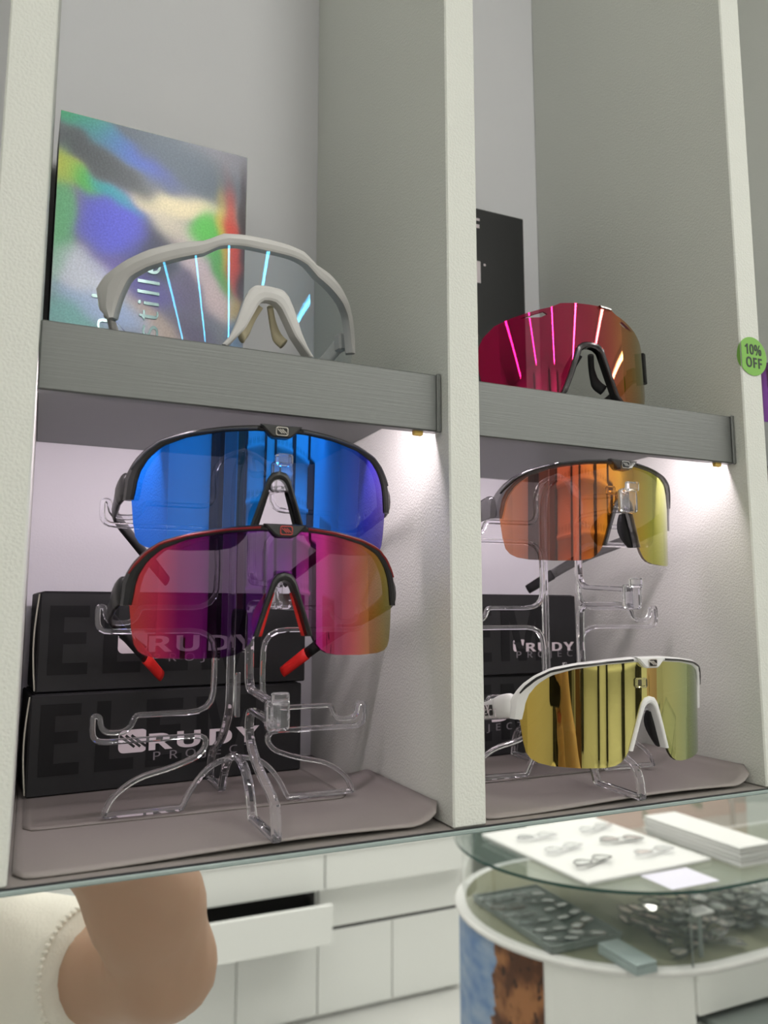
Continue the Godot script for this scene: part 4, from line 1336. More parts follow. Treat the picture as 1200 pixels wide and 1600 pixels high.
func counter() -> void:
	var o := thing("display_counter", Vector3.ZERO, "rounded white display counter with a glass case on top", "counter")
	var flip := func(p: PackedVector2Array) -> PackedVector2Array:
		var q := PackedVector2Array()
		for v in p:
			q.append(Vector2(v.x, -v.y))
		return q
	var seam := 1.345
	var st := ST()
	# rounded left body, then the straight body with an open lower shelf on the side of the mirror
	var end := PackedVector2Array()
	for k in 29:
		var a := PI / 2 + PI * k / 28
		end.append(Vector2(CX + CR + CR * cos(a), CZ + CR * sin(a)))
	var r2 := CR - 0.012
	var body := PackedVector2Array()
	for k in 29:
		var a := PI / 2 + PI * k / 28
		body.append(Vector2(minf(CX + CR + r2 * cos(a), seam), CZ + r2 * sin(a)))
	var solid := PackedVector2Array()
	for v in body:
		if v.x < seam - 0.001:
			solid.append(v)
	solid.append(Vector2(seam, CZ - r2 * 0.979))
	solid.append(Vector2(seam, CZ + r2 * 0.979))
	slab(st, flip.call(solid), 0.0, Y0 + BASE - 0.012, 0.001)
	part("round_end", st, M.cabinet_white, o)
	put_box("fascia", Vector3(seam + 0.002, Y0 - 0.757, CZ - r2), Vector3(3.4, Y0 + BASE - 0.012, CZ + r2), M.cabinet_white, o, 0.001)
	put_box("counter_core", Vector3(seam + 0.002, 0.0, CZ - r2 + 0.22), Vector3(3.4, Y0 - 0.757, CZ + r2), M.cabinet_white, o, 0.001)
	put_box("lower_shelf", Vector3(seam + 0.03, Y0 - 0.785, CZ - r2 - 0.13), Vector3(3.4, Y0 - 0.770, CZ - r2 + 0.22), M.grey_felt, o, 0.001)
	put_box("lower_fascia", Vector3(seam + 0.002, 0.0, CZ - r2), Vector3(3.4, Y0 - 0.7855, CZ - r2 + 0.22), M.cabinet_white, o, 0.001)
	# rim and floor of the case
	st = ST()
	slab(st, flip.call(stadium(CX, CZ, CR, 3.4)), Y0 + BASE - 0.014, Y0 + BASE, 0.004)
	part("white_rim", st, M.white_card, o)
	st = ST()
	slab(st, flip.call(stadium(CX + 0.028, CZ, CR - 0.028, 3.38)), Y0 + BASE - 0.0005, Y0 + BASE + 0.0006, 0.0)
	part("case_floor", st, M.counter_floor, o)
	# glass wall and glass top
	var ring := stadium(CX + 0.02, CZ, CR - 0.02, 3.38, 40)
	st = ST(true)
	for k in ring.size():
		var p := ring[k]
		var q := ring[(k + 1) % ring.size()]
		quad(st, Vector3(q.x, Y0 + BASE, q.y), Vector3(p.x, Y0 + BASE, p.y), Vector3(p.x, Y0 + GLASS - 0.008, p.y), Vector3(q.x, Y0 + GLASS - 0.008, q.y))
	part("glass_wall", st, M.green_glass, o)
	st = ST()
	slab(st, flip.call(stadium(CX, CZ, CR, 3.4, 40)), Y0 + GLASS - 0.008, Y0 + GLASS, 0.0)
	part("glass_top", st, M.green_glass, o)
	st = ST(true)
	var rim := stadium(CX - 0.0008, CZ, CR + 0.0008, 3.4, 40)
	for k in rim.size() - 1:
		var p := rim[k]
		var q := rim[k + 1]
		quad(st, Vector3(q.x, Y0 + GLASS - 0.0075, q.y), Vector3(p.x, Y0 + GLASS - 0.0075, p.y), Vector3(p.x, Y0 + GLASS - 0.0005, p.y), Vector3(q.x, Y0 + GLASS - 0.0005, q.y))
	var last := rim.size() - 1
	quad(st, Vector3(rim[0].x, Y0 + GLASS - 0.0075, rim[0].y), Vector3(rim[last].x, Y0 + GLASS - 0.0075, rim[last].y), Vector3(rim[last].x, Y0 + GLASS - 0.0005, rim[last].y), Vector3(rim[0].x, Y0 + GLASS - 0.0005, rim[0].y))
	part("green_glass_edge", st, M.green_edge, o)
	put_box("glass_joint", Vector3(seam - 0.0015, Y0 + BASE, CZ - CR + 0.0215), Vector3(seam + 0.0015, Y0 + GLASS - 0.008, CZ - CR + 0.0235), M.grey_felt, o, 0.0)
	# printed poster wrapped round the end
	st = ST(true)
	var im := poster_image()
	var pm := mat(Color(1, 1, 1), 0.45)
	pm.albedo_texture = ImageTexture.create_from_image(im)
	var a0 := deg_to_rad(209.0)
	var a1 := deg_to_rad(135.0)
	var rr := r2 + 0.0012
	for k in 30:
		var t0 := k / 30.0
		var t1 := (k + 1) / 30.0
		var f := func(t: float, y: float) -> Vector3:
			var a := lerpf(a0, a1, t)
			return Vector3(CX + CR + rr * cos(a), y, CZ + rr * sin(a))
		var yt := Y0 + BASE - 0.016
		var q := [[t0, 0.12], [t1, 0.12], [t1, yt], [t0, yt]]
		for n in [0, 1, 2, 0, 2, 3]:
			st.set_uv(Vector2(1 - q[n][0], 1 - (q[n][1] - 0.12) / (yt - 0.12)))
			st.add_vertex(f.call(q[n][0], q[n][1]))
	var po := thing("poster", Vector3.ZERO, "blue and brown rock photo poster wrapped round the counter's end", "poster")
	part("print", st, pm, po)
	# ---- on the glass
	var sheet_ := thing("glasses_card", Vector3(1.335, Y0 + GLASS + 0.0002, 1.34), "white display card carrying clear glasses on the glass counter", "card")
	sheet_.rotation_degrees.y = -2.0
	var cs := ST()
	bevel_box(cs, Vector3(0, 0.004, 0), Vector3(0.385, 0.008, 0.42), 0.002)
	part("card_board", cs, M.white_card, sheet_)
	for k in 5:
		var b := thing("white_box", Vector3(1.607, Y0 + GLASS + 0.0002 + 0.0095 * k, 1.225 + 0.002 * (k % 2)), "flat white box, %s of the stack on the glass counter" % ["bottom", "second from the bottom", "middle", "second from the top", "top"][k], "box", "flat white boxes")
		b.rotation_degrees.y = [0.3, -0.4, 0.2, -0.2, 0.4][k]
		put_box("box_body", Vector3(-0.051, 0, -0.1545), Vector3(0.051, 0.0062, 0.1545), M.white_card, b, 0.0008)
		put_box("box_lid", Vector3(-0.0555, 0.0062, -0.159), Vector3(0.0555, 0.0093, 0.159), M.white_card, b, 0.0008)
	var paper := thing("paper_sheet", Vector3(1.372, Y0 + GLASS + 0.0003, 1.09), "lilac white paper sheet under the corner of the display card", "paper")
	put_box("sheet", Vector3(-0.07, 0.0, -0.062), Vector3(0.07, 0.0007, 0.037), M.paper_grid, paper, 0.0)
	# ---- inside the case
	var tray := thing("felt_tray", Vector3(1.205, Y0 + BASE + 0.0008, 1.37), "grey felt tray of glasses at the round end of the counter", "tray")
	tray.rotation_degrees.y = 1.0
	put_box("tray_base", Vector3(-0.10, 0, -0.175), Vector3(0.10, 0.012, 0.175), M.grey_felt, tray, 0.003)
	for s in [-1, 1]:
		put_box("tray_rim", Vector3(s * 0.0985 - 0.0025, 0.012, -0.175), Vector3(s * 0.0985 + 0.0025, 0.018, 0.175), M.grey_felt, tray, 0.001)
		put_box("tray_rim", Vector3(-0.10, 0.012, s * 0.1725 - 0.0025), Vector3(0.10, 0.018, s * 0.1725 + 0.0025), M.grey_felt, tray, 0.001)
	var case_ := thing("glasses_case", Vector3(1.231, Y0 + BASE + 0.0008, 1.099), "pale grey glasses case in front of the felt tray", "case")
	case_.rotation_degrees.y = 0.0
	put_box("case_body", Vector3(-0.029, 0, -0.062), Vector3(0.029, 0.016, 0.062), M.case_grey, case_, 0.002)
	put_box("case_lid", Vector3(-0.029, 0.0163, -0.062), Vector3(0.029, 0.0235, 0.062), M.case_grey, case_, 0.002)
	var tag_ := thing("price_card", Vector3(1.40, Y0 + BASE + 0.095, 1.03), "small white price card leaning in the glass counter", "card")
	put_box("card_block", Vector3(-0.028, 0, 0.005), Vector3(0.028, 0.006, 0.038), M.white_card, tag_, 0.001)
	put_box("card_foot", Vector3(-0.004, -0.0942, 0.018), Vector3(0.004, 0, 0.026), M.grey_felt, tag_, 0.001)
	# ---- spectacles: in the tray, on the card, in a heap
	var rng := RandomNumberGenerator.new()
	rng.seed = 5
	var kinds := []
	for k in [["specs_dark", "dark"], ["specs_metal", "thin metal"], ["specs_brown", "brown"], ["specs_clear", "clear"]]:
		var s := spectacles(M[k[0]], "x", true)
		remove_child(s)
		used["eyeglasses"] = 0
		kinds.append(s)
	var rows := ["first", "second", "third", "fourth", "fifth", "sixth"]
	for k in 12:
		var s := new_specs(kinds[[0, 1, 0, 2, 0][k % 5]], Vector3(1.15 + 0.085 * (k % 2) + rng.randf_range(-0.012, 0.012), Y0 + BASE + 0.0215, 1.235 + 0.053 * (k / 2)), rng.randf_range(-30, 30), 0.72, "folded glasses in the grey felt tray, %s row from the mirror, %s" % [rows[k / 2], ["round-end side", "case side"][k % 2]], "glasses in the felt tray")
		s.rotation_degrees.x = -86
	for k in 6:
		var s := new_specs(kinds[3 if k % 3 else 1], Vector3(1.235 + 0.19 * (k % 2), Y0 + GLASS + 0.0190, 1.235 + 0.11 * (k / 2)), rng.randf_range(-14, 14), 0.95, "clear glasses on the white display card, %s row, %s" % [rows[k / 2], ["cabinet side", "white box side"][k % 2]], "glasses on the white card")
		s.rotation_degrees.x = -86
	for k in 60:
		var layer := k / 20
		var spread := 1.0 - 0.18 * layer
		var s := new_specs(kinds[[0, 1, 0, 0, 3][k % 5]], Vector3(1.60 + spread * (-0.22 + 0.12 * (k % 5)) + rng.randf_range(-0.02, 0.02), Y0 + BASE + 0.0165 + 0.016 * layer, 1.165 + spread * (-0.07 + 0.052 * ((k % 20) / 5)) + rng.randf_range(-0.01, 0.01)), rng.randf_range(-180, 180), 0.95, "glasses in the loose heap beside the glass joint", "heap of glasses in the counter")
		s.rotation_degrees.x = -82 + rng.randf_range(-6, 6)
	for k in 4:
		var s := new_specs(kinds[0], Vector3(1.44 + 0.13 * k, Y0 - 0.7595, 0.925), 0.0, 0.8, "dark glasses on the counter's lower shelf, %s from the round end" % rows[k], "glasses on the counter's lower shelf")
		s.rotation_degrees.x = -86
	for s in kinds:
		s.free()


func new_specs(kind: Node3D, at: Vector3, turn: float, size: float, label: String, group: String) -> Node3D:
	var s: Node3D = kind.duplicate()
	s.name = numbered("eyeglasses")
	add_child(s)
	s.rotation_order = EULER_ORDER_YXZ
	s.position = at
	s.rotation_degrees = Vector3(0, turn, 0)
	s.scale = Vector3.ONE * size
	tag(s, label, "glasses", group)
	return s


# A plain pair of spectacles facing +z, standing on y = 0.
func spectacles(m: Material, label: String, folded := false) -> Node3D:
	var o := thing("eyeglasses", Vector3.ZERO, label, "glasses")
	var st := ST(true)
	for s in [-1.0, 1.0]:
		var rings := []
		for k in 25:
			var a := TAU * k / 24
			var c := Vector3(s * 0.034 + 0.025 * cos(a), 0.021 + 0.0205 * sin(a), -0.004 * absf(cos(a)) * 0.5)
			var out := Vector3(cos(a), sin(a), 0)
			var ring := []
			for q in 6:
				var b := -TAU * q / 6
				ring.append(c + out * 0.0016 * cos(b) + Vector3.BACK * 0.0016 * sin(b))
			rings.append(ring)
		loft(st, rings, false)
	sweep(st, smooth_path([Vector3(-0.0095, 0.024, 0), Vector3(0, 0.028, 0.0015), Vector3(0.0095, 0.024, 0)], 4), [Vector2(0.0012, 0.0014)], 6)
	part("frame_front", st, m, o)
	for s in [-1.0, 1.0]:
		st = ST()
		var poly := PackedVector2Array()
		for k in 20:
			poly.append(Vector2(0.0242 * cos(TAU * k / 20), 0.0197 * sin(TAU * k / 20)))
		plate(st, poly, -0.0012, 0.0002, 0.0, func(p: Vector2, w: float) -> Vector3: return Vector3(s * 0.034 + p.x, 0.021 + p.y, w - 0.001))
		part("lens", st, M.specs_lens, o)
		st = ST(true)
		if folded:
			sweep(st, smooth_path([Vector3(s * 0.060, 0.028, -0.001), Vector3(s * 0.058, 0.028, -0.006), Vector3(-s * 0.030, 0.026, -0.008 - 0.003 * (s + 1)), Vector3(-s * 0.052, 0.012, -0.008 - 0.003 * (s + 1))], 4), [Vector2(0.0011, 0.002)], 6)
		else:
			sweep(st, smooth_path([Vector3(s * 0.060, 0.028, -0.001), Vector3(s * 0.063, 0.028, -0.02), Vector3(s * 0.062, 0.028, -0.085), Vector3(s * 0.058, 0.010, -0.125)], 4), [Vector2(0.0011, 0.002)], 6)
		part("temple", st, m, o)
	return o


func poster_image() -> Image:
	var w := 192
	var h := 192
	var im := Image.create(w, h, false, Image.FORMAT_RGB8)
	var n := FastNoiseLite.new()
	n.seed = 8
	n.frequency = 0.035
	n.fractal_octaves = 4
	var f := FastNoiseLite.new()
	f.seed = 15
	f.frequency = 0.09
	for j in h:
		for i in w:
			var u := float(i) / w
			var v := float(j) / h
			var edge := 0.72 + 0.05 * n.get_noise_2d(3, j * 1.6) - 0.06 * v
			var c := Color(0.42, 0.55, 0.74).lerp(Color(0.62, 0.7, 0.8), clampf(0.5 + n.get_noise_2d(i * 0.7, j * 2.0), 0, 1))
			if u > edge:
				var k := n.get_noise_2d(i, j)
				c = Color(0.66, 0.45, 0.28).lerp(Color(0.34, 0.2, 0.12), clampf(0.5 + 1.6 * k, 0, 1))
				if f.get_noise_2d(i, j) > 0.42:
					c = Color(0.22, 0.13, 0.09)
			var hill := 0.52 + 0.5 * absf(u - 0.66) + 0.05 * n.get_noise_2d(i, 9)
			if v > hill and u < edge + 0.1:
				c = Color(0.2, 0.2, 0.23) if u > 0.62 else Color(0.62, 0.42, 0.4)
			im.set_pixel(i, j, c)
	return im


func wall_display() -> void:
	# open display bays with rows of glasses along the far wall, pilasters and a curtain added as dark bands for the lens reflections
	var z := 3.3
	var kind := spectacles(M.specs_dark, "x")
	remove_child(kind)
	used["eyeglasses"] -= 1
	var bays := [[-0.73, "right of the brown door"], [0.45, "above the open drawer"], [1.30, "above the closed cabinet"]]
	for b in 3:
		var x: float = bays[b][0]
		var o := thing("wall_rack", Vector3(x, 1.08, z), "white wall rack with rows of glasses %s" % bays[b][1], "rack", "wall racks")
		put_box("back_board", Vector3(0, 0, -0.02), Vector3(0.72, 1.35, -0.0005), M.white_paint, o, 0.002)
		for r in 5:
			put_box("rack_shelf", Vector3(0.01, 0.06 + 0.25 * r, -0.17), Vector3(0.71, 0.075 + 0.25 * r, -0.0205), M.white_paint, o, 0.002)
			for c in 4:
				var s := new_specs(kind, Vector3(x + 0.1 + 0.172 * c, 1.08 + 0.0755 + 0.25 * r, z - 0.055), 180.0, 1.0, "dark glasses, %s from left, %s row, rack %s" % [["first", "second", "third", "fourth"][c], ["lowest", "second lowest", "middle", "second highest", "highest"][r], bays[b][1]], "glasses on the wall rack %s" % bays[b][1])
				s.position.y += 0.0006
		for s in [-0.03, 0.75]:
			put_box("added_pilaster", Vector3(s - 0.045, -0.35, -0.10), Vector3(s + 0.045, 1.6, -0.0005), M.dark_panel, o, 0.003)
	kind.free()
	var wd := thing("added_wood_door", Vector3(-0.86, 0.0, 3.3), "added tall dark brown wooden door beside the curtain", "door")  # unseen door added for a brown band in the lens reflections
	put_box("door_leaf", Vector3(-0.27, 0.005, -0.045), Vector3(0.02, 2.6, -0.0005), M.wood, wd, 0.004)
	put_box("door_handle", Vector3(-0.02, 0.95, -0.08), Vector3(0.0, 1.1, -0.0455), M.chrome, wd, 0.004)
	var tc := thing("added_tall_cabinet", Vector3(-2.02, 0.0, 3.3), "added tall dark grey cabinet in the corner left of the curtain", "cabinet")  # unseen, put in as one more dark band mirrored by the lenses
	put_box("cabinet_body", Vector3(-0.26, 0.002, -0.40), Vector3(0.20, 2.5, -0.0005), M.dark_panel, tc, 0.004)
	for k in 2:
		put_box("cabinet_door", Vector3(-0.255 + 0.228 * k, 0.06, -0.418), Vector3(-0.03 + 0.228 * k, 2.46, -0.4005), M.dark_panel, tc, 0.003)
	var cu := thing("curtain", Vector3(-1.74, 0.05, 3.22), "added pale grey pleated curtain on the far wall", "curtain")  # unseen; folds put in for vertical bands in the mirrored lenses
	var st := ST(true)
	var n := 120
	for k in n:
		var p := func(i: int) -> Vector3: return Vector3(0.56 * i / n, 0, 0.03 * sin(i * 0.62))
		var a: Vector3 = p.call(k)
		var c: Vector3 = p.call(k + 1)
		quad(st, c, a, a + Vector3(0, 2.5, 0), c + Vector3(0, 2.5, 0))
		quad(st, a + Vector3(0, 0, 0.004), c + Vector3(0, 0, 0.004), c + Vector3(0, 2.5, 0.004), a + Vector3(0, 2.5, 0.004))
	part("curtain_cloth", st, M.curtain, cu)
	put_box("curtain_rail", Vector3(-0.03, 2.5, -0.02), Vector3(0.58, 2.525, 0.02), M.specs_metal, cu, 0.004)
	var si := thing("green_sign", Vector3(-2.3, 1.2, 1.6), "small green notice on the left wall", "sign")
	put_box("sign_board", Vector3(0.0005, 0, -0.11), Vector3(0.012, 0.45, 0.11), M.green_sign, si, 0.002)
	put_box("sign_text_block", Vector3(0.012, 0.08, -0.08), Vector3(0.0126, 0.14, 0.08), M.white_card, si, 0.0)
	var ps := thing("flower_print", Vector3(3.55, 0.42, 3.3), "large pale pink flower print low on the far wall", "print")
	put_box("print_sheet", Vector3(-0.6, 0, -0.012), Vector3(0.55, 1.5, -0.0005), M.pink_print, ps, 0.001)
	var rng := RandomNumberGenerator.new()
	rng.seed = 3
	for k in 7:
		st = ST()
		var poly := PackedVector2Array()
		for i in 12:
			var a := TAU * i / 12
			poly.append(Vector2(0.025 * cos(a), 0.07 * sin(a)).rotated(rng.randf_range(-0.02, 0.02) + k * 0.7))
		var at := Vector3(rng.randf_range(-0.5, 0.4), rng.randf_range(0.1, 1.3), -0.0128)
		plate(st, poly, 0.0, 0.0006, 0.0, func(p: Vector2, w: float) -> Vector3: return at + Vector3(p.x, p.y, w))
		part("printed_leaf", st, M.green_print, ps)
	var dw := thing("dark_doorway", Vector3(2.34, 0.0, 3.3), "tall dark glass door on the far wall beyond the cabinets", "door")
	put_box("door_leaf", Vector3(-0.2, 0.005, -0.03), Vector3(0.12, 2.2, -0.0005), M.dark_panel, dw, 0.003)
	put_box("door_handle", Vector3(-0.01, 0.95, -0.06), Vector3(0.01, 1.25, -0.031), M.chrome, dw, 0.004)


func chair() -> void:
	var o := thing("chair", Vector3(3.62, 0, 2.62), "grey metal chair standing by the flower print", "chair")
	o.rotation_degrees.y = 200
	put_box("seat", Vector3(-0.21, 0.44, -0.2), Vector3(0.21, 0.475, 0.2), M.grey_felt, o, 0.01)
	put_box("backrest", Vector3(-0.2, 0.62, -0.215), Vector3(0.2, 0.85, -0.195), M.grey_felt, o, 0.008)
	for x in [-0.18, 0.18]:
		for z in [-0.185, 0.18]:
			var st := ST(true)
			sweep(st, [Vector3(x, 0, z), Vector3(x, 0.44 if z > 0 else 0.86, z - (0.0 if z > 0 else 0.02))], [Vector2(0.012, 0.012)], 10, Vector3.RIGHT)
			part("leg", st, M.specs_metal, o)


# ------------------------------------------------------------------ the photographer
# A smooth union of tapered capsules meshed with surface nets. Bones: [a, b, ra, rb, blend, optional cut point, optional cut normal].
func body_mesh(bones: Array, cell: float) -> ArrayMesh:
	var lo := Vector3.INF
	var hi := -Vector3.INF
	for b in bones:
		var r: float = maxf(b[2], b[3]) + 3 * cell + b[4]
		lo = lo.min(b[0].min(b[1]) - Vector3.ONE * r)
		hi = hi.max(b[0].max(b[1]) + Vector3.ONE * r)
	var nx := int(ceil((hi.x - lo.x) / cell)) + 1
	var ny := int(ceil((hi.y - lo.y) / cell)) + 1
	var nz := int(ceil((hi.z - lo.z) / cell)) + 1
	var f := PackedFloat32Array()
	f.resize(nx * ny * nz)
	f.fill(1.0)
	for b in bones:
		var A: Vector3 = b[0]
		var B: Vector3 = b[1]
		var ra: float = b[2]
		var rb: float = b[3]
		var kk: float = maxf(b[4], 0.0005)
		var pad := maxf(ra, rb) + kk + 2.5 * cell
		var p0 := (A.min(B) - Vector3.ONE * pad - lo) / cell
		var p1 := (A.max(B) + Vector3.ONE * pad - lo) / cell
		var ab := B - A
		var inv := 1.0 / maxf(ab.length_squared(), 1e-9)
		var cut: bool = b.size() > 5
		for z in range(maxi(int(p0.z), 0), mini(int(p1.z) + 1, nz - 1) + 1):
			for y in range(maxi(int(p0.y), 0), mini(int(p1.y) + 1, ny - 1) + 1):
				var row := (z * ny + y) * nx
				for x in range(maxi(int(p0.x), 0), mini(int(p1.x) + 1, nx - 1) + 1):
					var p := lo + Vector3(x, y, z) * cell
					var t := clampf((p - A).dot(ab) * inv, 0.0, 1.0)
					var d := p.distance_to(A + ab * t) - lerpf(ra, rb, t)
					if cut:
						d = maxf(d, (p - b[5]).dot(b[6]))
					var e := f[row + x]
					var h := maxf(kk - absf(d - e), 0.0) / kk
					f[row + x] = minf(d, e) - h * h * kk * 0.25
	var verts := PackedVector3Array()
	var index := PackedInt32Array()
	var at := PackedInt32Array()
	at.resize(nx * ny * nz)
	at.fill(-1)
	var sy := nx
	var sz := nx * ny
	var corner := [0, 1, sy, sy + 1, sz, sz + 1, sz + sy, sz + sy + 1]
	var edges := [[0, 1], [2, 3], [4, 5], [6, 7], [0, 2], [1, 3], [4, 6], [5, 7], [0, 4], [1, 5], [2, 6], [3, 7]]
	for z in nz - 1:
		for y in ny - 1:
			var row := (z * ny + y) * nx
			for x in nx - 1:
				var i := row + x
				var s := f[i] < 0
				if s == (f[i + 1] < 0) and s == (f[i + sy] < 0) and s == (f[i + sz] < 0) and s == (f[i + sy + 1] < 0) and s == (f[i + sz + 1] < 0) and s == (f[i + sz + sy] < 0) and s == (f[i + sz + sy + 1] < 0):
					continue
				var sum := Vector3.ZERO
				var n := 0
				for e in edges:
					var a: float = f[i + corner[e[0]]]
					var b: float = f[i + corner[e[1]]]
					if (a < 0) != (b < 0):
						var t := a / (a - b)
						var c0 := Vector3(e[0] & 1, (e[0] >> 1) & 1, e[0] >> 2)
						var c1 := Vector3(e[1] & 1, (e[1] >> 1) & 1, e[1] >> 2)
						sum += c0.lerp(c1, t)
						n += 1
				at[i] = verts.size()
				verts.append(lo + (Vector3(x, y, z) + sum / n) * cell)
	for z in range(1, nz - 1):
		for y in range(1, ny - 1):
			var row := (z * ny + y) * nx
			for x in range(1, nx - 1):
				var i := row + x
				var s := f[i] < 0
				for ax in 3:
					var st: int = [1, sy, sz][ax]
					if s == (f[i + st] < 0):
						continue
					var u: int = [sy, sz, 1][ax]
					var v: int = [sz, 1, sy][ax]
					var q := [at[i - u - v], at[i - v], at[i], at[i - u]]
					if q.min() < 0:
						continue
					if s:
						index.append_array([q[0], q[2], q[1], q[0], q[3], q[2]])
					else:
						index.append_array([q[0], q[1], q[2], q[0], q[2], q[3]])
	var normals := PackedVector3Array()
	normals.resize(verts.size())
	for k in range(0, index.size(), 3):
		var n := (verts[index[k + 2]] - verts[index[k]]).cross(verts[index[k + 1]] - verts[index[k]])
		for m in 3:
			normals[index[k + m]] += n
	for k in normals.size():
		normals[k] = normals[k].normalized()
	var arrays := []
	arrays.resize(Mesh.ARRAY_MAX)
	arrays[Mesh.ARRAY_VERTEX] = verts
	arrays[Mesh.ARRAY_NORMAL] = normals
	arrays[Mesh.ARRAY_INDEX] = index
	var mesh := ArrayMesh.new()
	mesh.add_surface_from_arrays(Mesh.PRIMITIVE_TRIANGLES, arrays)
	return mesh


func person() -> void:
	# camera axes, for the phone and the hand that holds it
	var basis := Basis.from_euler(Vector3(deg_to_rad(7.29), deg_to_rad(-24.34), 0))
	var R := basis.x
	var U := basis.y
	var F := -basis.z
	var eye := V(EYE.x, EYE.y, EYE.z)
	var pc := eye - R * 0.022 - U * 0.056 - F * 0.0095
	var ph := thing("phone", pc, "black phone held up in the photographer's right hand", "phone")
	ph.basis = basis
	var st := ST()
	plate(st, round_rect(0.072, 0.148, 0.010), -0.004, 0.004, 0.001, func(p: Vector2, w: float) -> Vector3: return Vector3(p.x, p.y, w))
	part("phone_body", st, M.phone, ph)
	st = ST()
	plate(st, round_rect(0.066, 0.140, 0.007), 0.0040, 0.0043, 0.0, func(p: Vector2, w: float) -> Vector3: return Vector3(p.x, p.y, w))
	part("phone_screen", st, M.black_gloss, ph)
	st = ST()
	plate(st, round_rect(0.030, 0.032, 0.007), -0.0055, -0.0040, 0.0004, func(p: Vector2, w: float) -> Vector3: return Vector3(p.x + 0.018, p.y + 0.054, w))
	part("camera_bump", st, M.phone, ph)

	var o := thing("person", Vector3.ZERO, "person in a cream knit top holding up a phone, elbow raised, seen in the mirror", "person")
	var p := func(x: float, y: float, z: float) -> Vector3: return V(x, y, z)
	var S: Vector3 = p.call(-0.012, -0.293, 0.651)
	var E: Vector3 = p.call(0.127, -0.210, 0.420)
	var W := pc + R * 0.060 - U * 0.058 - F * 0.020
	var hand := [pc + R * 0.046 - U * 0.018 - F * 0.010]
	var A := E.lerp(W, 0.32) + Vector3(0.010, 0, -0.003)
	var SL: Vector3 = p.call(-0.345, -0.293, 0.665)
	var EL: Vector3 = p.call(-0.392, -0.565, 0.69)
	var WL: Vector3 = p.call(-0.385, -0.79, 0.62)
	var bones := [
		[S, S.lerp(E, 0.5), 0.050, 0.046, 0.02], [S.lerp(E, 0.5), E, 0.046, 0.042, 0.02], [E, A, 0.041, 0.045, 0.02], [A, E.lerp(W, 0.65), 0.045, 0.036, 0.02], [E.lerp(W, 0.65), W, 0.036, 0.026, 0.016], [W, hand[0], 0.025, 0.027, 0.02],
		[SL, EL, 0.055, 0.043, 0.03], [EL, EL.lerp(WL, 0.4), 0.042, 0.042, 0.03], [EL.lerp(WL, 0.4), WL, 0.041, 0.027, 0.02],
		[p.call(-0.02, -0.28, 0.655), p.call(-0.335, -0.28, 0.665), 0.055, 0.055, 0.05],
		[p.call(-0.13, -0.38, 0.655), p.call(-0.225, -0.38, 0.655), 0.115, 0.115, 0.06], [p.call(-0.14, -0.45, 0.66), p.call(-0.15, -0.60, 0.665), 0.105, 0.092, 0.06], [p.call(-0.215, -0.45, 0.66), p.call(-0.205, -0.60, 0.665), 0.105, 0.092, 0.06],
		[p.call(-0.135, -0.74, 0.67), p.call(-0.22, -0.74, 0.67), 0.112, 0.112, 0.06],
		[p.call(-0.178, -0.26, 0.66), p.call(-0.172, -0.14, 0.64), 0.052, 0.048, 0.03],
	]
	for s in [-1.0, 1.0]:
		var hx: float = -0.178 + s * 0.085
		bones += [[p.call(hx, -0.78, 0.67), p.call(hx, -1.12, 0.665), 0.085, 0.055, 0.04], [p.call(hx, -1.12, 0.665), p.call(hx, -1.25, 0.68), 0.054, 0.052, 0.03], [p.call(hx, -1.25, 0.68), p.call(hx, -1.48, 0.68), 0.052, 0.034, 0.03]]
	var head: Vector3 = p.call(-0.168, -0.045, 0.625)
	var skin := mesh_of("body", body_mesh(bones, 0.0115), M.skin, o)
	skin.set_meta("label", "bare forearm and elbow")
	# head: skull, jaw, nose, ears, brow, looking up at the phone
	var look := Basis(Vector3.UP, deg_to_rad(-14)) * Basis(Vector3.RIGHT, deg_to_rad(8))
	var h := func(x: float, y: float, z: float) -> Vector3: return head + look * Vector3(x, y, z)
	var hb := [[h.call(0, 0.03, 0.015), h.call(0, 0.025, -0.005), 0.086, 0.083, 0.02], [h.call(0, -0.03, -0.02), h.call(0, -0.075, -0.045), 0.066, 0.036, 0.03], [h.call(0, 0.0, -0.088), h.call(0, -0.03, -0.104), 0.008, 0.0125, 0.012], [h.call(0.012, -0.034, -0.092), h.call(-0.012, -0.034, -0.092), 0.008, 0.008, 0.008], [h.call(-0.045, 0.022, -0.066), h.call(0.045, 0.022, -0.066), 0.013, 0.013, 0.02], [h.call(-0.04, -0.028, -0.062), h.call(-0.035, -0.03, -0.064), 0.022, 0.022, 0.02], [h.call(0.04, -0.028, -0.062), h.call(0.035, -0.03, -0.064), 0.022, 0.022, 0.02], [h.call(0, -0.05, 0.02), h.call(0.0, -0.14, 0.03), 0.05, 0.05, 0.03]]
	for s in [-1.0, 1.0]:
		hb.append([h.call(s * 0.084, 0.01, 0.012), h.call(s * 0.082, -0.025, 0.008), 0.013, 0.009, 0.006])
	mesh_of("head", body_mesh(hb, 0.0045), M.skin, o)
	for s in [-1.0, 1.0]:
		var em := SphereMesh.new()
		em.radius = 0.0115
		em.height = 0.023
		var e := mesh_of("eye", em, M.white_paint, o)
		e.position = h.call(s * 0.031, 0.002, -0.0745)
		var im := SphereMesh.new()
		im.radius = 0.0058
		im.height = 0.0116
		var ir := mesh_of("iris", im, M.eye_dark, e)
		ir.position = look * Vector3(0, 0, -0.0075)
	mesh_of("lips", body_mesh([[h.call(-0.02, -0.058, -0.079), h.call(0, -0.056, -0.086), 0.003, 0.0052, 0.004], [h.call(0, -0.056, -0.086), h.call(0.02, -0.058, -0.079), 0.0052, 0.003, 0.004], [h.call(-0.015, -0.063, -0.080), h.call(0.015, -0.063, -0.080), 0.0045, 0.0045, 0.004]], 0.002), M.lip, o)
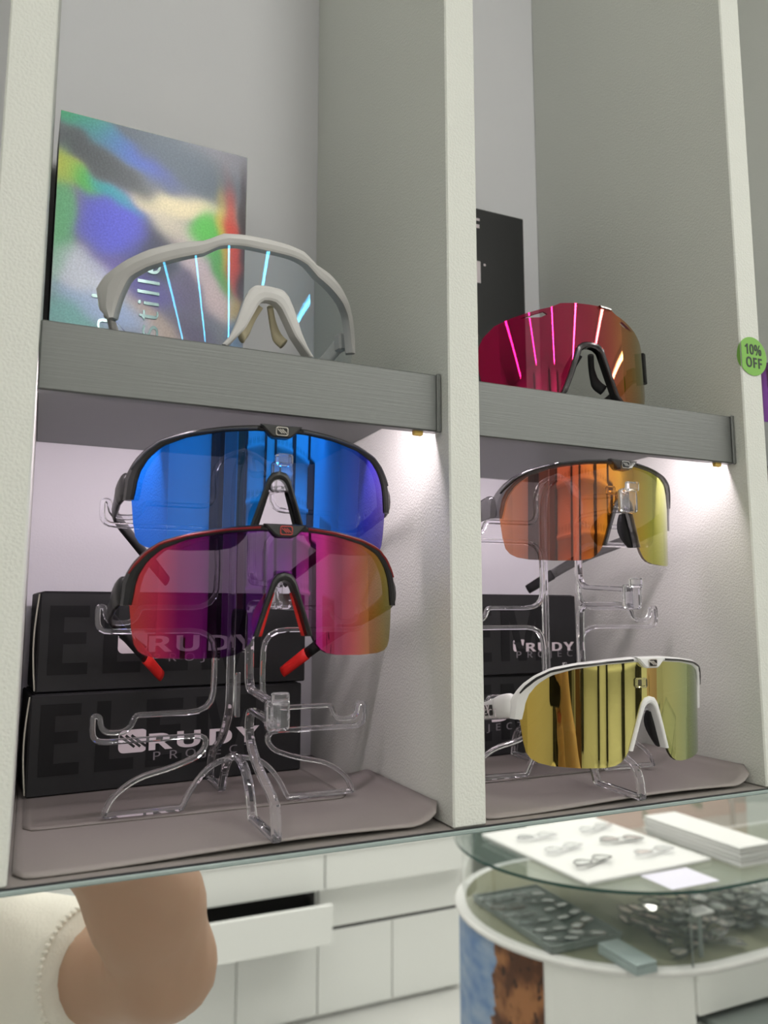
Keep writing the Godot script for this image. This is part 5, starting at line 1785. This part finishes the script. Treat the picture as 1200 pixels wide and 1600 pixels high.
	var hair := [[h.call(0, 0.042, 0.028), h.call(0, 0.03, 0.02), 0.094, 0.092, 0.02, h.call(0, 0.058, -0.052), look * Vector3(0, -0.55, -0.83)], [h.call(-0.07, 0.0, 0.03), h.call(-0.072, -0.11, 0.045), 0.038, 0.03, 0.03], [h.call(0.07, 0.0, 0.03), h.call(0.072, -0.11, 0.045), 0.038, 0.03, 0.03], [h.call(0, 0.0, 0.055), h.call(0, -0.11, 0.065), 0.065, 0.055, 0.03], [h.call(-0.05, 0.075, -0.05), h.call(0.05, 0.075, -0.05), 0.02, 0.02, 0.03]]
	mesh_of("hair", body_mesh(hair, 0.006), M.hair, o)
	# hands
	var right_hand := grip_hand(pc, R, U, F, W)
	mesh_of("right_hand", body_mesh(right_hand, 0.0032), M.skin, o)
	var d := (WL - EL).normalized()
	var lh := [[WL - d * 0.02, WL + d * 0.03, 0.024, 0.026, 0.012], [WL + d * 0.02 + Vector3(0, 0, -0.018), WL + d * 0.085 + Vector3(0, 0, -0.026), 0.017, 0.013, 0.012], [WL + d * 0.02 + Vector3(0, 0, 0.012), WL + d * 0.08 + Vector3(0, 0, 0.022), 0.017, 0.013, 0.012]]
	for k in 4:
		var a := WL + d * 0.085 + Vector3(0, 0, -0.03 + 0.0195 * k)
		var m: Vector3 = a + d * [0.030, 0.035, 0.032, 0.024][k] + Vector3(0.006, 0, 0)
		var t: Vector3 = m + d * [0.026, 0.030, 0.028, 0.020][k] + Vector3(0.016, 0, 0)
		lh += [[a - d * 0.012, m, 0.0092, 0.0084, 0.004], [m, t, 0.0084, 0.0072, 0.003]]
	lh += [[WL + d * 0.03 + Vector3(0.008, 0, -0.024), WL + d * 0.065 + Vector3(0.02, 0, -0.044), 0.0115, 0.0098, 0.008], [WL + d * 0.065 + Vector3(0.02, 0, -0.044), WL + d * 0.092 + Vector3(0.026, 0, -0.046), 0.0096, 0.008, 0.003]]
	mesh_of("left_hand", body_mesh(lh, 0.0032), M.skin, o)
	# knit top with short ribbed sleeves
	var hem := S.lerp(E, 0.66)
	var n := (E - S).normalized()
	var down := Vector3.DOWN
	var cutp: Vector3 = p.call(-0.18, -0.84, 0.66)
	var top := [
		[S + Vector3(-0.02, 0.0, 0.005), hem + n * 0.03, 0.096, 0.056, 0.03, hem, n],
		[p.call(-0.03, -0.285, 0.655), p.call(-0.325, -0.285, 0.665), 0.070, 0.070, 0.05],
		[p.call(-0.12, -0.38, 0.652), p.call(-0.235, -0.38, 0.655), 0.132, 0.132, 0.06], [p.call(-0.125, -0.45, 0.655), p.call(-0.135, -0.62, 0.665), 0.126, 0.118, 0.06], [p.call(-0.23, -0.45, 0.655), p.call(-0.22, -0.62, 0.665), 0.126, 0.118, 0.06],
		[p.call(-0.13, -0.74, 0.67), p.call(-0.225, -0.74, 0.67), 0.132, 0.132, 0.06, cutp, down],
		[SL, SL.lerp(EL, 0.5), 0.074, 0.066, 0.03, SL.lerp(EL, 0.44), (EL - SL).normalized()],
	]
	for fold in [[0.0, 0.085, 0.035], [0.03, 0.08, 0.0], [0.055, 0.065, -0.03]]:
		var q := S.lerp(hem, 0.35 + fold[0] * 5.0)
		top.append([q + Vector3(0.012, 0.062 - fold[0] * 0.3, -0.058), q + Vector3(-0.05 - fold[2], -0.10, -0.075), 0.011, 0.014, 0.018])
	var shirt := mesh_of("knit_top", body_mesh(top, 0.011), M.knit, o)
	shirt.set_meta("label", "cream knit top")
	for side in 2:
		var c := hem if side == 0 else SL.lerp(EL, 0.44)
		var ax := n if side == 0 else (EL - SL).normalized()
		var sd := ax.cross(Vector3.UP).normalized()
		var upv := sd.cross(ax).normalized()
		var rr := 0.0622 if side == 0 else 0.0672
		var lean := 0.16 if side == 0 else 0.05
		for k in 64:
			st = ST()
			var a := TAU * k / 64
			var dir := sd * cos(a) + upv * sin(a)
			var along := (ax - dir * lean).normalized()
			var out := (dir + ax * lean).normalized()
			bevel_box(st, c + dir * rr - ax * 0.0145, Vector3(0.0040, 0.0036, 0.030), 0.0014, Basis(out.cross(along), out, along))
			part("cuff_rib", st, M.knit, shirt)
	# trousers and shoes
	var legs := [[p.call(-0.125, -0.78, 0.67), p.call(-0.23, -0.78, 0.67), 0.122, 0.122, 0.05]]
	for s in [-1.0, 1.0]:
		var hx: float = -0.178 + s * 0.085
		legs += [[p.call(hx, -0.80, 0.67), p.call(hx, -1.12, 0.665), 0.098, 0.075, 0.03], [p.call(hx, -1.12, 0.665), p.call(hx, -1.49, 0.68), 0.075, 0.068, 0.03, p.call(hx, -1.46, 0.68), Vector3.DOWN]]
	mesh_of("trousers", body_mesh(legs, 0.012), M.trousers, o)
	for s in [-1.0, 1.0]:
		var hx: float = -0.178 + s * 0.085
		var fl := Vector3.DOWN
		mesh_of("shoe", body_mesh([[p.call(hx, -1.505, 0.70), p.call(hx, -1.512, 0.56), 0.046, 0.04, 0.02, p.call(hx, -1.5495, 0.6), fl], [p.call(hx, -1.46, 0.69), p.call(hx, -1.505, 0.64), 0.042, 0.042, 0.02]], 0.007), M.shoe, o)


func grip_hand(pc: Vector3, R: Vector3, U: Vector3, F: Vector3, W: Vector3) -> Array:
	# the right hand round the phone's right edge: palm beside it, thumb on the screen side, fingers round the back
	var q := func(r: float, u: float, f: float) -> Vector3: return pc + R * r + U * u + F * f
	var b := [[W, q.call(0.050, -0.028, -0.014), 0.026, 0.024, 0.012], [q.call(0.050, -0.045, -0.016), q.call(0.046, 0.012, 0.0), 0.020, 0.0125, 0.012], [q.call(0.054, -0.040, -0.006), q.call(0.048, -0.022, 0.006), 0.019, 0.014, 0.012]]
	for k in 4:
		var u: float = [0.016, -0.005, -0.026, -0.046][k]
		var l: float = [0.9, 1.0, 0.95, 0.75][k]
		var a: Vector3 = q.call(0.048, u, 0.004)
		var m: Vector3 = q.call(0.038, u + 0.004, 0.0155)
		var t: Vector3 = q.call(0.038 - 0.026 * l, u + 0.008, 0.0145)
		var e: Vector3 = q.call(0.038 - 0.045 * l, u + 0.011, 0.0125)
		b += [[q.call(0.050, u - 0.004, -0.008), a, 0.0105, 0.0095, 0.006], [a, m, 0.0095, 0.0088, 0.003], [m, t, 0.0086, 0.0078, 0.003], [t, e, 0.0076, 0.0068, 0.003]]
	b += [[q.call(0.047, -0.030, -0.018), q.call(0.040, 0.004, -0.0165), 0.0125, 0.0105, 0.008], [q.call(0.040, 0.004, -0.0165), q.call(0.022, 0.026, -0.0140), 0.0100, 0.0082, 0.003]]
	return b
